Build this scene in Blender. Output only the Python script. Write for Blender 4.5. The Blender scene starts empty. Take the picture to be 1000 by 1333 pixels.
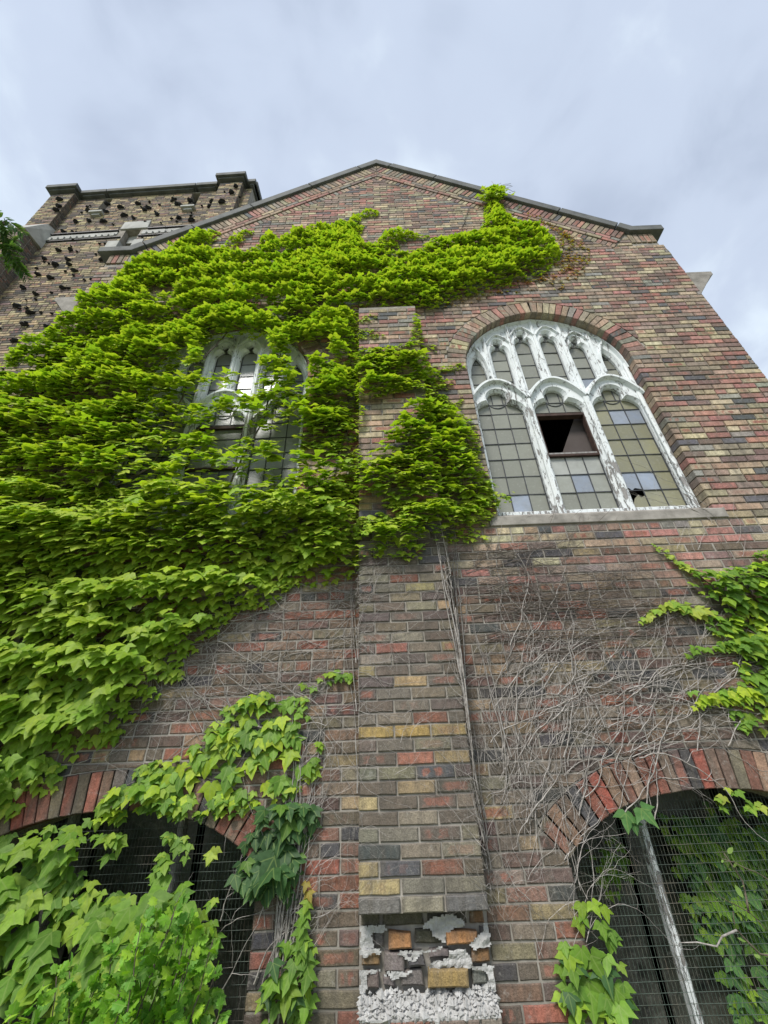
import bpy, math, random
import numpy as np
from mathutils import Matrix, Vector
from mathutils.geometry import tessellate_polygon

random.seed(7)
RNG = np.random.default_rng(7)
C = bpy.context.scene.collection
SC = bpy.context.scene
R = math.radians

# ------------------------------------------------------------------ camera
F_PX, PITCH, YAW, ROLL = 536.9, R(31.87), R(-.15), R(-2.13)
CAM = np.array([.202, -2.702, .599])
cs, sn = math.cos(YAW), math.sin(YAW)
FW = np.array([sn*math.cos(PITCH), cs*math.cos(PITCH), math.sin(PITCH)])
_r = np.array([cs, -sn, 0.0]); _u = np.cross(_r, FW)
RT = math.cos(ROLL)*_r + math.sin(ROLL)*_u
UP = -math.sin(ROLL)*_r + math.cos(ROLL)*_u
cd = bpy.data.cameras.new('camera'); cam = bpy.data.objects.new('camera', cd); C.objects.link(cam)
cd.sensor_fit = 'HORIZONTAL'; cd.sensor_width = 36; cd.lens = 36*F_PX/1000
cd.clip_start = .02; cd.clip_end = 3000
cam.matrix_world = Matrix(((RT[0], UP[0], -FW[0], CAM[0]), (RT[1], UP[1], -FW[1], CAM[1]), (RT[2], UP[2], -FW[2], CAM[2]), (0, 0, 0, 1)))
SC.camera = cam

# ------------------------------------------------------------------ sky, sun, exposure
SUN_EL, SUN_AZ = 52, 205      # azimuth clockwise from north (+Y): the sun stands behind the camera, to its left
world = bpy.data.worlds.new('World'); SC.world = world; world.use_nodes = True
nt = world.node_tree; nt.nodes.clear()
def N(t, k, **kw):
    n = t.nodes.new(k)
    for a, b in kw.items(): setattr(n, a, b)
    return n
wo = N(nt, 'ShaderNodeOutputWorld'); mx = N(nt, 'ShaderNodeMixShader')
b1 = N(nt, 'ShaderNodeBackground'); b2 = N(nt, 'ShaderNodeBackground')
sk = N(nt, 'ShaderNodeTexSky', sky_type='NISHITA', sun_disc=False, sun_elevation=R(SUN_EL), sun_rotation=R(SUN_AZ))
b1.inputs['Strength'].default_value = .09; nt.links.new(sk.outputs[0], b1.inputs[0])
tc = N(nt, 'ShaderNodeTexCoord')
sep = N(nt, 'ShaderNodeSeparateXYZ'); nt.links.new(tc.outputs['Generated'], sep.inputs[0])
mxz = N(nt, 'ShaderNodeMath', operation='MAXIMUM'); nt.links.new(sep.outputs[2], mxz.inputs[0]); mxz.inputs[1].default_value = 0
adz = N(nt, 'ShaderNodeMath', operation='ADD'); nt.links.new(mxz.outputs[0], adz.inputs[0]); adz.inputs[1].default_value = .28
cmb = N(nt, 'ShaderNodeCombineXYZ')
for i in (0, 1):
    dv = N(nt, 'ShaderNodeMath', operation='DIVIDE'); nt.links.new(sep.outputs[i], dv.inputs[0]); nt.links.new(adz.outputs[0], dv.inputs[1])
    nt.links.new(dv.outputs[0], cmb.inputs[i])
def wnoise(scale, detail, off, dist):
    mp = N(nt, 'ShaderNodeMapping'); mp.inputs['Location'].default_value = off; nt.links.new(cmb.outputs[0], mp.inputs[0])
    n = N(nt, 'ShaderNodeTexNoise'); n.inputs['Scale'].default_value = scale; n.inputs['Detail'].default_value = detail
    n.inputs['Roughness'].default_value = .5; n.inputs['Distortion'].default_value = dist
    nt.links.new(mp.outputs[0], n.inputs['Vector']); return n
n1 = wnoise(1.7, 4, (4.1, 2.3, 0), .35); n2 = wnoise(5.5, 5, (1.3, 6.1, 3), .5)
mixn = N(nt, 'ShaderNodeMix', data_type='FLOAT'); mixn.inputs[0].default_value = .3
nt.links.new(n1.outputs[0], mixn.inputs[2]); nt.links.new(n2.outputs[0], mixn.inputs[3])
cr = N(nt, 'ShaderNodeValToRGB'); nt.links.new(mixn.outputs[0], cr.inputs[0])
cr.color_ramp.interpolation = 'EASE'
cr.color_ramp.elements[0].position = .38; cr.color_ramp.elements[0].color = (.47, .54, .67, 1)
cr.color_ramp.elements[1].position = .62; cr.color_ramp.elements[1].color = (.84, .95, 1.04, 1)
e = cr.color_ramp.elements.new(.5); e.color = (.60, .68, .82, 1)
nt.links.new(cr.outputs[0], b2.inputs[0]); b2.inputs['Strength'].default_value = .41
mx.inputs[0].default_value = .9
nt.links.new(b1.outputs[0], mx.inputs[1]); nt.links.new(b2.outputs[0], mx.inputs[2]); nt.links.new(mx.outputs[0], wo.inputs[0])

sl = bpy.data.lights.new('sun', 'SUN'); so = bpy.data.objects.new('sun', sl); C.objects.link(so)
sl.energy = 1.5; sl.angle = R(16); sl.color = (1, .96, .9)
sd = Vector((math.sin(R(SUN_AZ))*math.cos(R(SUN_EL)), math.cos(R(SUN_AZ))*math.cos(R(SUN_EL)), math.sin(R(SUN_EL))))
so.rotation_euler = sd.to_track_quat('Z', 'Y').to_euler(); so.location = sd*30
SC.view_settings.view_transform = 'Standard'; SC.view_settings.look = 'None'
SC.view_settings.exposure = 1.42; SC.view_settings.gamma = 1; SC.view_settings.use_curve_mapping = False
SC.cycles.max_bounces = 6; SC.cycles.transparent_max_bounces = 6

# ------------------------------------------------------------------ materials
def newmat(name):
    m = bpy.data.materials.new(name); m.use_nodes = True
    t = m.node_tree; t.nodes.clear()
    o = N(t, 'ShaderNodeOutputMaterial'); p = N(t, 'ShaderNodeBsdfPrincipled'); t.links.new(p.outputs[0], o.inputs[0])
    return m, t, p, o
def noise(t, scale, detail=4, rough=.55, vec=None, dim='3D', dist=0):
    n = N(t, 'ShaderNodeTexNoise'); n.inputs['Scale'].default_value = scale; n.inputs['Detail'].default_value = detail
    n.inputs['Roughness'].default_value = rough; n.inputs['Distortion'].default_value = dist
    if vec is None:
        g = N(t, 'ShaderNodeNewGeometry'); vec = g.outputs['Position']
    t.links.new(vec, n.inputs['Vector']); return n.outputs[0]
def ramp(t, src, stops, mode='LINEAR'):
    c = N(t, 'ShaderNodeValToRGB'); t.links.new(src, c.inputs[0]); c.color_ramp.interpolation = mode
    e = c.color_ramp.elements; e[0].position, e[0].color = stops[0][0], tuple(stops[0][1])+(1,)
    e[1].position, e[1].color = stops[-1][0], tuple(stops[-1][1])+(1,)
    for p_, c_ in stops[1:-1]:
        k = e.new(p_); k.color = tuple(c_)+(1,)
    return c.outputs[0]
def mixc(t, fac, a, b, mode='MIX'):
    m = N(t, 'ShaderNodeMix', data_type='RGBA', blend_type=mode)
    if isinstance(fac, (int, float)): m.inputs[0].default_value = fac
    else: t.links.new(fac, m.inputs[0])
    for s, v in ((6, a), (7, b)):
        if isinstance(v, (tuple, list)): m.inputs[s].default_value = tuple(v)+(1,)
        else: t.links.new(v, m.inputs[s])
    return m.outputs[2]
def mth(t, op, a, b=None, clamp=False, c=None):
    m = N(t, 'ShaderNodeMath', operation=op, use_clamp=clamp)
    for i, v in enumerate((a, b, c)):
        if v is None: continue
        if isinstance(v, (int, float)): m.inputs[i].default_value = v
        else: t.links.new(v, m.inputs[i])
    return m.outputs[0]
def bump(t, p, h, strength, dist):
    b = N(t, 'ShaderNodeBump'); b.inputs['Strength'].default_value = strength; b.inputs['Distance'].default_value = dist
    t.links.new(h, b.inputs['Height']); t.links.new(b.outputs[0], p.inputs['Normal'])
def tone_source(t, single):
    if single:
        i = N(t, 'ShaderNodeObjectInfo'); return i.outputs['Color'], i.outputs['Alpha']
    a = N(t, 'ShaderNodeAttribute', attribute_name='tone'); return a.outputs['Color'], a.outputs['Alpha']

def brick_material(name, single):
    m, t, p, o = newmat(name)
    col, al = tone_source(t, single)
    uv = N(t, 'ShaderNodeUVMap', uv_map='UVMap'); s = N(t, 'ShaderNodeSeparateXYZ'); t.links.new(uv.outputs[0], s.inputs[0])
    g = N(t, 'ShaderNodeNewGeometry')
    nf = noise(t, 140, 3, .7); nm = noise(t, 34, 4, .65); nb = noise(t, 5.0, 4, .6)
    # red heart where the face was shielded in the kiln
    def edge(c, lo, hi):
        d = mth(t, 'ABSOLUTE', mth(t, 'SUBTRACT', c, .5)); r = N(t, 'ShaderNodeMapRange', interpolation_type='SMOOTHSTEP')
        t.links.new(d, r.inputs[0]); r.inputs[1].default_value = lo; r.inputs[2].default_value = hi; r.inputs[3].default_value = 1; r.inputs[4].default_value = 0
        return r.outputs[0]
    wob = mth(t, 'MULTIPLY', mth(t, 'SUBTRACT', nm, .5), .5)
    ux = mth(t, 'ADD', s.outputs[0], wob); vy = mth(t, 'ADD', s.outputs[1], wob)
    heart = mth(t, 'MULTIPLY', edge(ux, .24, .42), edge(vy, .22, .40))
    cell = mth(t, 'FRACT', mth(t, 'MULTIPLY', al, 7.13))          # some hearts are two spots
    spl = mth(t, 'GREATER_THAN', cell, .6)
    two = edge(mth(t, 'FRACT', mth(t, 'MULTIPLY', ux, 2.6)), .16, .34)
    heart = mth(t, 'MULTIPLY', heart, mth(t, 'MAXIMUM', mth(t, 'SUBTRACT', 1, spl), two))
    fac = mth(t, 'MULTIPLY', heart, mth(t, 'MULTIPLY', mth(t, 'SUBTRACT', al, .45, True), 1.75), True)
    red = mixc(t, nm, (.29, .10, .072), (.37, .18, .13))
    c = mixc(t, fac, col, red)
    # edges darker and greyer from firing, banding along the length
    rim = mth(t, 'MULTIPLY', edge(s.outputs[0], .40, .5), edge(s.outputs[1], .30, .5))
    c = mixc(t, mth(t, 'MULTIPLY', mth(t, 'SUBTRACT', 1, rim), .30), c, (.10, .09, .08))
    mpv = N(t, 'ShaderNodeMapping'); mpv.inputs['Scale'].default_value = (26, 26, 3); t.links.new(g.outputs['Position'], mpv.inputs[0])
    band = noise(t, 1, 3, .6, mpv.outputs[0])
    c = mixc(t, ramp(t, band, [(.45, (0, 0, 0)), (.7, (.55, .55, .55))]), c, (.13, .115, .095))
    c = mixc(t, 1, c, ramp(t, nf, [(.25, (.55, .55, .55)), (.75, (1.35, 1.35, 1.35))]), 'MULTIPLY')
    c = mixc(t, 1, c, ramp(t, nm, [(.25, (.72, .72, .72)), (.75, (1.25, 1.25, 1.25))]), 'MULTIPLY')
    c = mixc(t, ramp(t, nb, [(.5, (0, 0, 0)), (.78, (.6, .6, .6))]), c, (.07, .065, .058))
    # mortar smears and lime bloom
    sm = noise(t, 22, 6, .75)
    c = mixc(t, ramp(t, sm, [(.58, (0, 0, 0)), (.72, (.5, .5, .5))]), c, (.42, .405, .37))
    t.links.new(c, p.inputs['Base Color']); p.inputs['Roughness'].default_value = .88
    p.inputs['Specular IOR Level'].default_value = .25
    bump(t, p, mth(t, 'ADD', nf, mth(t, 'MULTIPLY', nm, 1.6)), .8, .0035)
    return m
M = {}
M['brick'] = brick_material('brick_face', True)
M['brick_mass'] = brick_material('brick_face_mass', False)

def simple(name, c1, c2, scale, rough=.85, bs=.4, bd=.004, extra=None, detail=5, spec=.3):
    m, t, p, o = newmat(name)
    n = noise(t, scale, detail, .62)
    c = ramp(t, n, [(.32, c1), (.68, c2)])
    if extra: c = mixc(t, ramp(t, noise(t, extra[0], 5, .7), [(extra[1], (0, 0, 0)), (extra[2], (extra[3],)*3)]), c, extra[4])
    t.links.new(c, p.inputs['Base Color']); p.inputs['Roughness'].default_value = rough; p.inputs['Specular IOR Level'].default_value = spec
    bump(t, p, noise(t, scale*2.5, 5, .7), bs, bd); M[name] = m; return m
simple('mortar', (.22, .20, .17), (.40, .37, .325), 9, .95, .7, .005, (2.2, .5, .7, .65, (.10, .09, .075)))
simple('fresh_mortar', (.33, .325, .31), (.55, .545, .53), 16, .95, .9, .01, (7, .55, .72, .5, (.28, .27, .26)))
simple('slate_coping', (.075, .08, .08), (.16, .165, .16), 6, .8, .5, .006, (3, .5, .75, .5, (.05, .052, .05)))
simple('dressed_stone', (.30, .30, .28), (.50, .50, .47), 5, .85, .4, .006, (2.5, .5, .75, .6, (.15, .15, .14)))
simple('sill_stone', (.20, .185, .165), (.36, .335, .30), 9, .9, .6, .006, (4, .5, .75, .6, (.12, .11, .095)))
simple('lead', (.035, .038, .042), (.09, .095, .10), 30, .5, .3, .001)
simple('dark_timber', (.035, .02, .016), (.075, .045, .035), 14, .7, .5, .002)
simple('old_timber', (.16, .15, .14), (.36, .35, .34), 20, .9, .6, .004, (9, .55, .7, .8, (.09, .08, .07)))
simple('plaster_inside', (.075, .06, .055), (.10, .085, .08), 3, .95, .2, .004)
simple('clinker', (.010, .010, .012), (.03, .03, .034), 20, .55, .8, .01)
simple('roof_slate', (.05, .052, .058), (.09, .09, .095), 4, .8)
simple('bark', (.075, .055, .04), (.17, .14, .11), 30, .95, .8, .004)
simple('dead_vine', (.20, .18, .16), (.46, .43, .40), 55, .95, .5, .002, (6, .5, .75, .7, (.07, .055, .045)))
simple('dark_vine', (.08, .065, .055), (.20, .17, .15), 55, .95, .5, .002)
simple('wire', (.03, .045, .035), (.07, .095, .075), 60, .6, .2, .001, (8, .5, .7, .7, (.16, .12, .09)))
simple('soil', (.07, .055, .04), (.14, .11, .08), 8, .95, .8, .02)

def peeling_paint():
    m, t, p, o = newmat('peeling_white_paint')
    g = N(t, 'ShaderNodeNewGeometry')
    mp = N(t, 'ShaderNodeMapping'); mp.inputs['Scale'].default_value = (34, 34, 9); t.links.new(g.outputs['Position'], mp.inputs[0])
    n = noise(t, 1, 9, .72, mp.outputs[0], dist=.8); big = noise(t, 2.6, 3, .5)
    th = mth(t, 'ADD', n, mth(t, 'MULTIPLY', big, .26))
    # more weather damage low down on the frame
    sz = N(t, 'ShaderNodeSeparateXYZ'); t.links.new(g.outputs['Position'], sz.inputs[0])
    low = N(t, 'ShaderNodeMapRange'); t.links.new(sz.outputs[2], low.inputs[0]); low.inputs[1].default_value = 2.3; low.inputs[2].default_value = 4.2; low.inputs[3].default_value = .05; low.inputs[4].default_value = -.02
    th = mth(t, 'ADD', th, low.outputs[0])
    mask = ramp(t, th, [(.69, (0, 0, 0)), (.715, (1, 1, 1))])
    crack = ramp(t, noise(t, 70, 4, .8), [(.61, (0, 0, 0)), (.66, (.6, .6, .6))])
    wood = mixc(t, noise(t, 60, 4), (.15, .14, .13), (.34, .33, .32))
    c = mixc(t, noise(t, 6, 4), (.60, .65, .66), (.80, .82, .82))
    c = mixc(t, crack, c, (.36, .37, .37)); c = mixc(t, mask, c, wood)
    t.links.new(c, p.inputs['Base Color']); p.inputs['Roughness'].default_value = .7
    bump(t, p, mth(t, 'ADD', mth(t, 'MULTIPLY', mth(t, 'SUBTRACT', 1, mask), 1.2), mth(t, 'MULTIPLY', n, .5)), .9, .004)
    M['paint'] = m
peeling_paint()

def glass_pane():
    m, t, p, o = newmat('obscured_glass')
    col, al = tone_source(t, True)
    c = mixc(t, ramp(t, noise(t, 9, 4, .6), [(.35, (0, 0, 0)), (.7, (.45, .45, .45))]), col, (.20, .20, .17))
    c = mixc(t, ramp(t, noise(t, 40, 4, .7), [(.55, (0, 0, 0)), (.75, (.3, .3, .3))]), c, (.45, .45, .42))
    t.links.new(c, p.inputs['Base Color']); p.inputs['Roughness'].default_value = .28; p.inputs['Specular IOR Level'].default_value = .5
    bump(t, p, noise(t, 28, 3, .5), .25, .004); M['glass'] = m
glass_pane()

def leaf_material(name, single, rough=.5, trans=.38):
    m, t, p, o = newmat(name)
    col, al = tone_source(t, single)
    uv = N(t, 'ShaderNodeUVMap', uv_map='UVMap'); s = N(t, 'ShaderNodeSeparateXYZ'); t.links.new(uv.outputs[0], s.inputs[0])
    x = mth(t, 'ABSOLUTE', mth(t, 'SUBTRACT', s.outputs[0], .5)); y = s.outputs[1]
    d2 = mth(t, 'ABSOLUTE', mth(t, 'SUBTRACT', mth(t, 'MULTIPLY', x, .80), mth(t, 'MULTIPLY', mth(t, 'SUBTRACT', y, .08), .62)))
    d = mth(t, 'MINIMUM', x, d2)
    vein = N(t, 'ShaderNodeMapRange'); t.links.new(d, vein.inputs[0]); vein.inputs[1].default_value = .006; vein.inputs[2].default_value = .03
    vein.inputs[3].default_value = .4; vein.inputs[4].default_value = 0
    c = mixc(t, 1, col, ramp(t, noise(t, 45, 3), [(.3, (.8, .84, .8)), (.7, (1.18, 1.15, 1.15))]), 'MULTIPLY')
    c = mixc(t, vein.outputs[0], c, (.30, .40, .12))
    t.links.new(c, p.inputs['Base Color']); p.inputs['Roughness'].default_value = rough; p.inputs['Specular IOR Level'].default_value = .22
    tr = N(t, 'ShaderNodeBsdfTranslucent')
    tcol = mixc(t, 1, c, (1.15, 1.25, .45), 'MULTIPLY'); t.links.new(tcol, tr.inputs[0])
    ms = N(t, 'ShaderNodeMixShader'); ms.inputs[0].default_value = trans
    t.links.new(p.outputs[0], ms.inputs[1]); t.links.new(tr.outputs[0], ms.inputs[2]); t.links.new(ms.outputs[0], o.inputs[0])
    return m
M['leaf'] = leaf_material('ivy_leaf', True); M['leaf_mass'] = leaf_material('ivy_leaf_mass', False)

# ------------------------------------------------------------------ object helpers
def attach(o, parent):
    if parent is None: return
    o.parent = parent
    if parent.type == 'EMPTY': o.matrix_parent_inverse = Matrix.Translation(-parent.location)
def new_obj(name, mesh, parent=None, mats=()):
    o = bpy.data.objects.new(name, mesh); C.objects.link(o)
    for m in mats:
        if m.name not in [x.name for x in mesh.materials if x]: mesh.materials.append(m)
    attach(o, parent)
    return o
def thing(name, label, cat, loc=(0, 0, 0), group=None):
    o = bpy.data.objects.new(name, None); C.objects.link(o); o.empty_display_size = .1
    o.location = loc; o['label'] = label; o['category'] = cat
    if group: o['group'] = group
    return o
def mesh_from(name, V, Fc, mat=None, smooth=False):
    me = bpy.data.meshes.new(name); me.from_pydata([tuple(v) for v in V], [], Fc); me.update()
    if mat: me.materials.append(mat)
    if smooth: me.polygons.foreach_set('use_smooth', [True]*len(me.polygons))
    return me
class MB:
    def __init__(s): s.V = []; s.F = []
    def add(s, V, Fc):
        b = len(s.V); s.V += [tuple(map(float, v)) for v in V]; s.F += [tuple(i+b for i in f) for f in Fc]; return s
    def box(s, a, b):
        x0, y0, z0 = a; x1, y1, z1 = b
        return s.add([(x0, y0, z0), (x1, y0, z0), (x1, y1, z0), (x0, y1, z0), (x0, y0, z1), (x1, y0, z1), (x1, y1, z1), (x0, y1, z1)],
                     [(0, 3, 2, 1), (4, 5, 6, 7), (0, 1, 5, 4), (1, 2, 6, 5), (2, 3, 7, 6), (3, 0, 4, 7)])
    def prism_y(s, poly, y0, y1):       # poly in (x, z), extruded along y
        n = len(poly); V = [(x, y0, z) for x, z in poly]+[(x, y1, z) for x, z in poly]
        Fc = [tuple(range(n)), tuple(range(2*n-1, n-1, -1))]+[(i, i+n, (i+1) % n+n, (i+1) % n) for i in range(n)]
        return s.add(V, Fc)
    def tube(s, pts, rad, k=6, cap=True):
        pts = np.array(pts, float); n = len(pts)
        rad = np.full(n, rad) if np.isscalar(rad) else np.array(rad)
        T = np.gradient(pts, axis=0); T /= np.linalg.norm(T, axis=1)[:, None]+1e-9
        ref = np.array([0, 1, 0]) if abs(T[0][1]) < .8 else np.array([1, 0, 0])
        A = np.cross(T, ref); A /= np.linalg.norm(A, axis=1)[:, None]+1e-9; B = np.cross(T, A)
        V = []
        for i in range(n):
            for j in range(k):
                a = 2*math.pi*j/k; V.append(pts[i]+rad[i]*(math.cos(a)*A[i]+math.sin(a)*B[i]))
        Fc = [(i*k+j, i*k+(j+1) % k, (i+1)*k+(j+1) % k, (i+1)*k+j) for i in range(n-1) for j in range(k)]
        if cap: Fc += [tuple(range(k))[::-1], tuple(range((n-1)*k, n*k))]
        return s.add(V, Fc)
    def obj(s, name, mat, parent=None, bevel=0, smooth=False, base=(0, 0, 0)):
        me = mesh_from(name, s.V, s.F, mat, smooth)
        o = new_obj(name, me, parent)
        if bevel:
            b = o.modifiers.new('bevel', 'BEVEL'); b.width = bevel; b.segments = 2; b.limit_method = 'ANGLE'; b.angle_limit = R(40)
        return o
def tag(o, label=None, cat=None, group=None, kind=None):
    if label: o['label'] = label
    if cat: o['category'] = cat
    if group: o['group'] = group
    if kind: o['kind'] = kind
    return o
def world_to_px(P):
    d = np.atleast_2d(P)-CAM; w = d@FW
    w = np.where(w < .05, .05, w)
    return 500+F_PX*(d@RT)/w, 666.5-F_PX*(d@UP)/w, w

# ------------------------------------------------------------------ bricks
HC, BL = .0677, .2125
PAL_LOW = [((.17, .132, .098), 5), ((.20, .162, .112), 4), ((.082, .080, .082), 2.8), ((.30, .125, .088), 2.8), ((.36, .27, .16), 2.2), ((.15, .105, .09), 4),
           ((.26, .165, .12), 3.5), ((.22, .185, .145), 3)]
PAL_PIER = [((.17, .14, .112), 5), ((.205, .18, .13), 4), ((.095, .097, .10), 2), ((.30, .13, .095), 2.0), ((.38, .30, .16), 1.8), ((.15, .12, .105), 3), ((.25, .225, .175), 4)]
PAL_UP_HAZE = [((.31, .245, .19), 4), ((.40, .335, .225), 4), ((.13, .13, .135), 1.8), ((.40, .20, .165), 4.5), ((.50, .42, .28), 3), ((.25, .175, .15), 4), ((.42, .30, .22), 3.5), ((.28, .27, .235), 2)]  # same brick painted paler higher up: haze and glare put into the colour
PAL_TOWER = [((.38, .31, .18), 5), ((.24, .19, .13), 4), ((.10, .09, .085), 3), ((.50, .41, .24), 4), ((.17, .13, .10), 3), ((.26, .19, .17), 2)]
def pick(pal):
    c = random.choices([p[0] for p in pal], [p[1] for p in pal])[0]; k = random.uniform(.75, 1.25)
    j = [random.uniform(.94, 1.06) for _ in range(3)]
    return [c[0]*k*j[0], c[1]*k*j[1], c[2]*k*j[2], random.random() if random.random() < .5 else .2]
def brick_geo(poly, proud=0., depth=.05, bev=.004, sub=True, jit=.0019, rnd=random):
    """poly: convex outline (u, v), counter-clockwise seen from outside. Local axes: u, w (outward), v."""
    P = []
    n = len(poly)
    for i in range(n):
        a, b = poly[i], poly[(i+1) % n]; P.append(a)
        if sub:
            L = math.dist(a, b)
            for k in range(1, 3 if L > .12 else (2 if L > .04 else 1)):
                f = k/(3 if L > .12 else 2); P.append((a[0]+(b[0]-a[0])*f, a[1]+(b[1]-a[1])*f))
    cx = sum(p[0] for p in poly)/n; cy = sum(p[1] for p in poly)/n; m = len(P)
    P = [(x+rnd.uniform(-jit, jit), y+rnd.uniform(-jit, jit)) for x, y in P]
    def inset(p, d):
        L = math.hypot(p[0]-cx, p[1]-cy)+1e-9
        sx = 1-min(.4, d/max(.02, abs(p[0]-cx))) if abs(p[0]-cx) > d else 1; sy = 1-min(.4, d/max(.015, abs(p[1]-cy))) if abs(p[1]-cy) > d*1.2 else 1
        return (cx+(p[0]-cx)*sx, cy+(p[1]-cy)*sy)
    V = [(inset(p, bev)[0], -proud, inset(p, bev)[1]) for p in P]+[(x, bev*.9-proud, y) for x, y in P]+[(x, depth-proud, y) for x, y in P]
    Fc = [tuple(range(m))]+[(i, i+m, (i+1) % m+m, (i+1) % m) for i in range(m)]+[(i+m, i+2*m, (i+1) % m+2*m, (i+1) % m+m) for i in range(m)]
    us = [p[0] for p in poly]; vs = [p[1] for p in poly]; u0, u1, v0, v1 = min(us), max(us), min(vs), max(vs)
    UV = [((x-u0)/(u1-u0+1e-9), (z-v0)/(v1-v0+1e-9)) for x, y, z in V]
    if (v1-v0) > (u1-u0): UV = [(b, a) for a, b in UV]
    return V, Fc, UV
def set_uv_tone(me, uvs, tones=None):
    lv = np.zeros(len(me.loops), dtype=np.int32); me.loops.foreach_get('vertex_index', lv)
    ul = me.uv_layers.new(name='UVMap'); ul.data.foreach_set('uv', np.asarray(uvs, dtype=np.float32)[lv].ravel())
    if tones is not None:
        at = me.attributes.new('tone', 'FLOAT_COLOR', 'POINT'); at.data.foreach_set('color', np.asarray(tones, dtype=np.float32).ravel())
class BrickField:
    """collects bricks on a plane: origin + u*U + v*Vd, Nn points outward"""
    def __init__(s, origin, U, Vd, Nn):
        s.Mx = Matrix(((U[0], -Nn[0], Vd[0], origin[0]), (U[1], -Nn[1], Vd[1], origin[1]), (U[2], -Nn[2], Vd[2], origin[2]), (0, 0, 0, 1)))
        s.B = []
    def add(s, poly, tone, proud=0., bev=.004, depth=.05):
        s.B.append((poly, tone, proud+random.uniform(-.0022, .0022), bev, depth))
BRICK_CACHE = {}
def build_bricks(fields, parent, limit=300, name='brick', hidden=None):
    allb = []
    for f in fields:
        A = np.array(f.Mx)
        for b in f.B:
            p = np.array([[x, -b[2], y, 1] for x, y in b[0]])@A.T
            x, y, w = world_to_px(p[:, :3])
            area = .5*abs(np.dot(x, np.roll(y, -1))-np.dot(y, np.roll(x, -1)))
            cx, cy = x.mean(), y.mean()
            if not (-10 < cx < 1010 and -10 < cy < 1343) or np.any((p[:, :3]-CAM)@FW < .1): area = 0
            if hidden and hidden(p[:, 0].mean(), p[:, 2].mean()): area *= .02
            allb.append((area, f, b))
    allb.sort(key=lambda q: -q[0])
    for area, f, (poly, tone, proud, bev, depth) in allb[:limit]:
        cx = sum(p[0] for p in poly)/len(poly); cy = sum(p[1] for p in poly)/len(poly)
        loc = [(x-cx, y-cy) for x, y in poly]
        key = tuple(round(v*400) for p in loc for v in p)+(round(bev*1000), round(depth*100))
        lst = BRICK_CACHE.setdefault(key, [])
        if len(lst) < 5:
            V, Fc, UV = brick_geo(loc, 0, depth, bev); me = mesh_from('brick', V, Fc, M['brick']); set_uv_tone(me, UV); lst.append(me)
        me = random.choice(lst) if len(lst) >= 5 else lst[-1]
        o = bpy.data.objects.new(name, me); C.objects.link(o); attach(o, parent)
        o.matrix_basis = f.Mx@Matrix.Translation((cx, -proud, cy))@Matrix.Rotation(random.gauss(0, .004), 4, 'Y')
        o.color = tone
    rest = allb[limit:]
    if rest:
        VV = []; FF = []; UU = []; TT = []; base = 0
        for area, f, (poly, tone, proud, bev, depth) in rest:
            V, Fc, UV = brick_geo(poly, proud, depth, bev, sub=area > 250, jit=.001)
            v4 = np.c_[np.array(V), np.ones(len(V))]@np.array(f.Mx).T
            VV.append(v4[:, :3]); FF += [tuple(i+base for i in q) for q in Fc]; UU += UV; TT += [tone]*len(V); base += len(V)
        me = mesh_from('brickwork', np.vstack(VV), FF, M['brick_mass']); set_uv_tone(me, UU, TT)
        o = new_obj('brickwork', me, parent); o['kind'] = 'stuff'
def plate_with_holes(outer, holes, y0, y1, flip=False):
    """wall plate in the xz plane from y0 (front) to y1 (back) with holes"""
    loops = [outer]+holes; pts = [p for l in loops for p in l]
    tris = tessellate_polygon([[Vector((x, z, 0)) for x, z in l] for l in loops])
    n = len(pts); V = [(x, y0, z) for x, z in pts]+[(x, y1, z) for x, z in pts]
    Fc = []
    for a, b, c in tris:
        (ax, az), (bx, bz), (cx_, cz) = pts[a], pts[b], pts[c]
        if (bx-ax)*(cz-az)-(bz-az)*(cx_-ax) < 0: b, c = c, b
        Fc += [(a, b, c), (a+n, c+n, b+n)]
    k = 0
    for l in loops:
        m = len(l)
        for i in range(m): Fc.append((k+i, k+(i+1) % m, k+(i+1) % m+n, k+i+n))
        k += m
    return V, Fc

# ================================================================== GROUND
g = MB(); g.add([(-400, -400, -.95), (400, -400, -.95), (400, 400, -.95), (-400, 400, -.95)], [(0, 1, 2, 3)])
m_, t_, p_, o_ = newmat('grass_ground')
t_.links.new(ramp(t_, noise(t_, 1.4, 8, .7), [(.3, (.10, .13, .05)), (.55, (.16, .17, .08)), (.75, (.22, .19, .13))]), p_.inputs['Base Color']); p_.inputs['Roughness'].default_value = .95
tag(g.obj('ground', m_), 'mown grass in front of the church', kind='structure')
g = MB(); g.box((-30, -6.5, -.97), (30, -4.3, -.93))
m_, t_, p_, o_ = newmat('concrete_path')
t_.links.new(ramp(t_, noise(t_, 3, 8, .7), [(.3, (.28, .27, .25)), (.7, (.42, .41, .39))]), p_.inputs['Base Color']); p_.inputs['Roughness'].default_value = .9
tag(g.obj('path', m_), 'concrete path', kind='structure')

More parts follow.
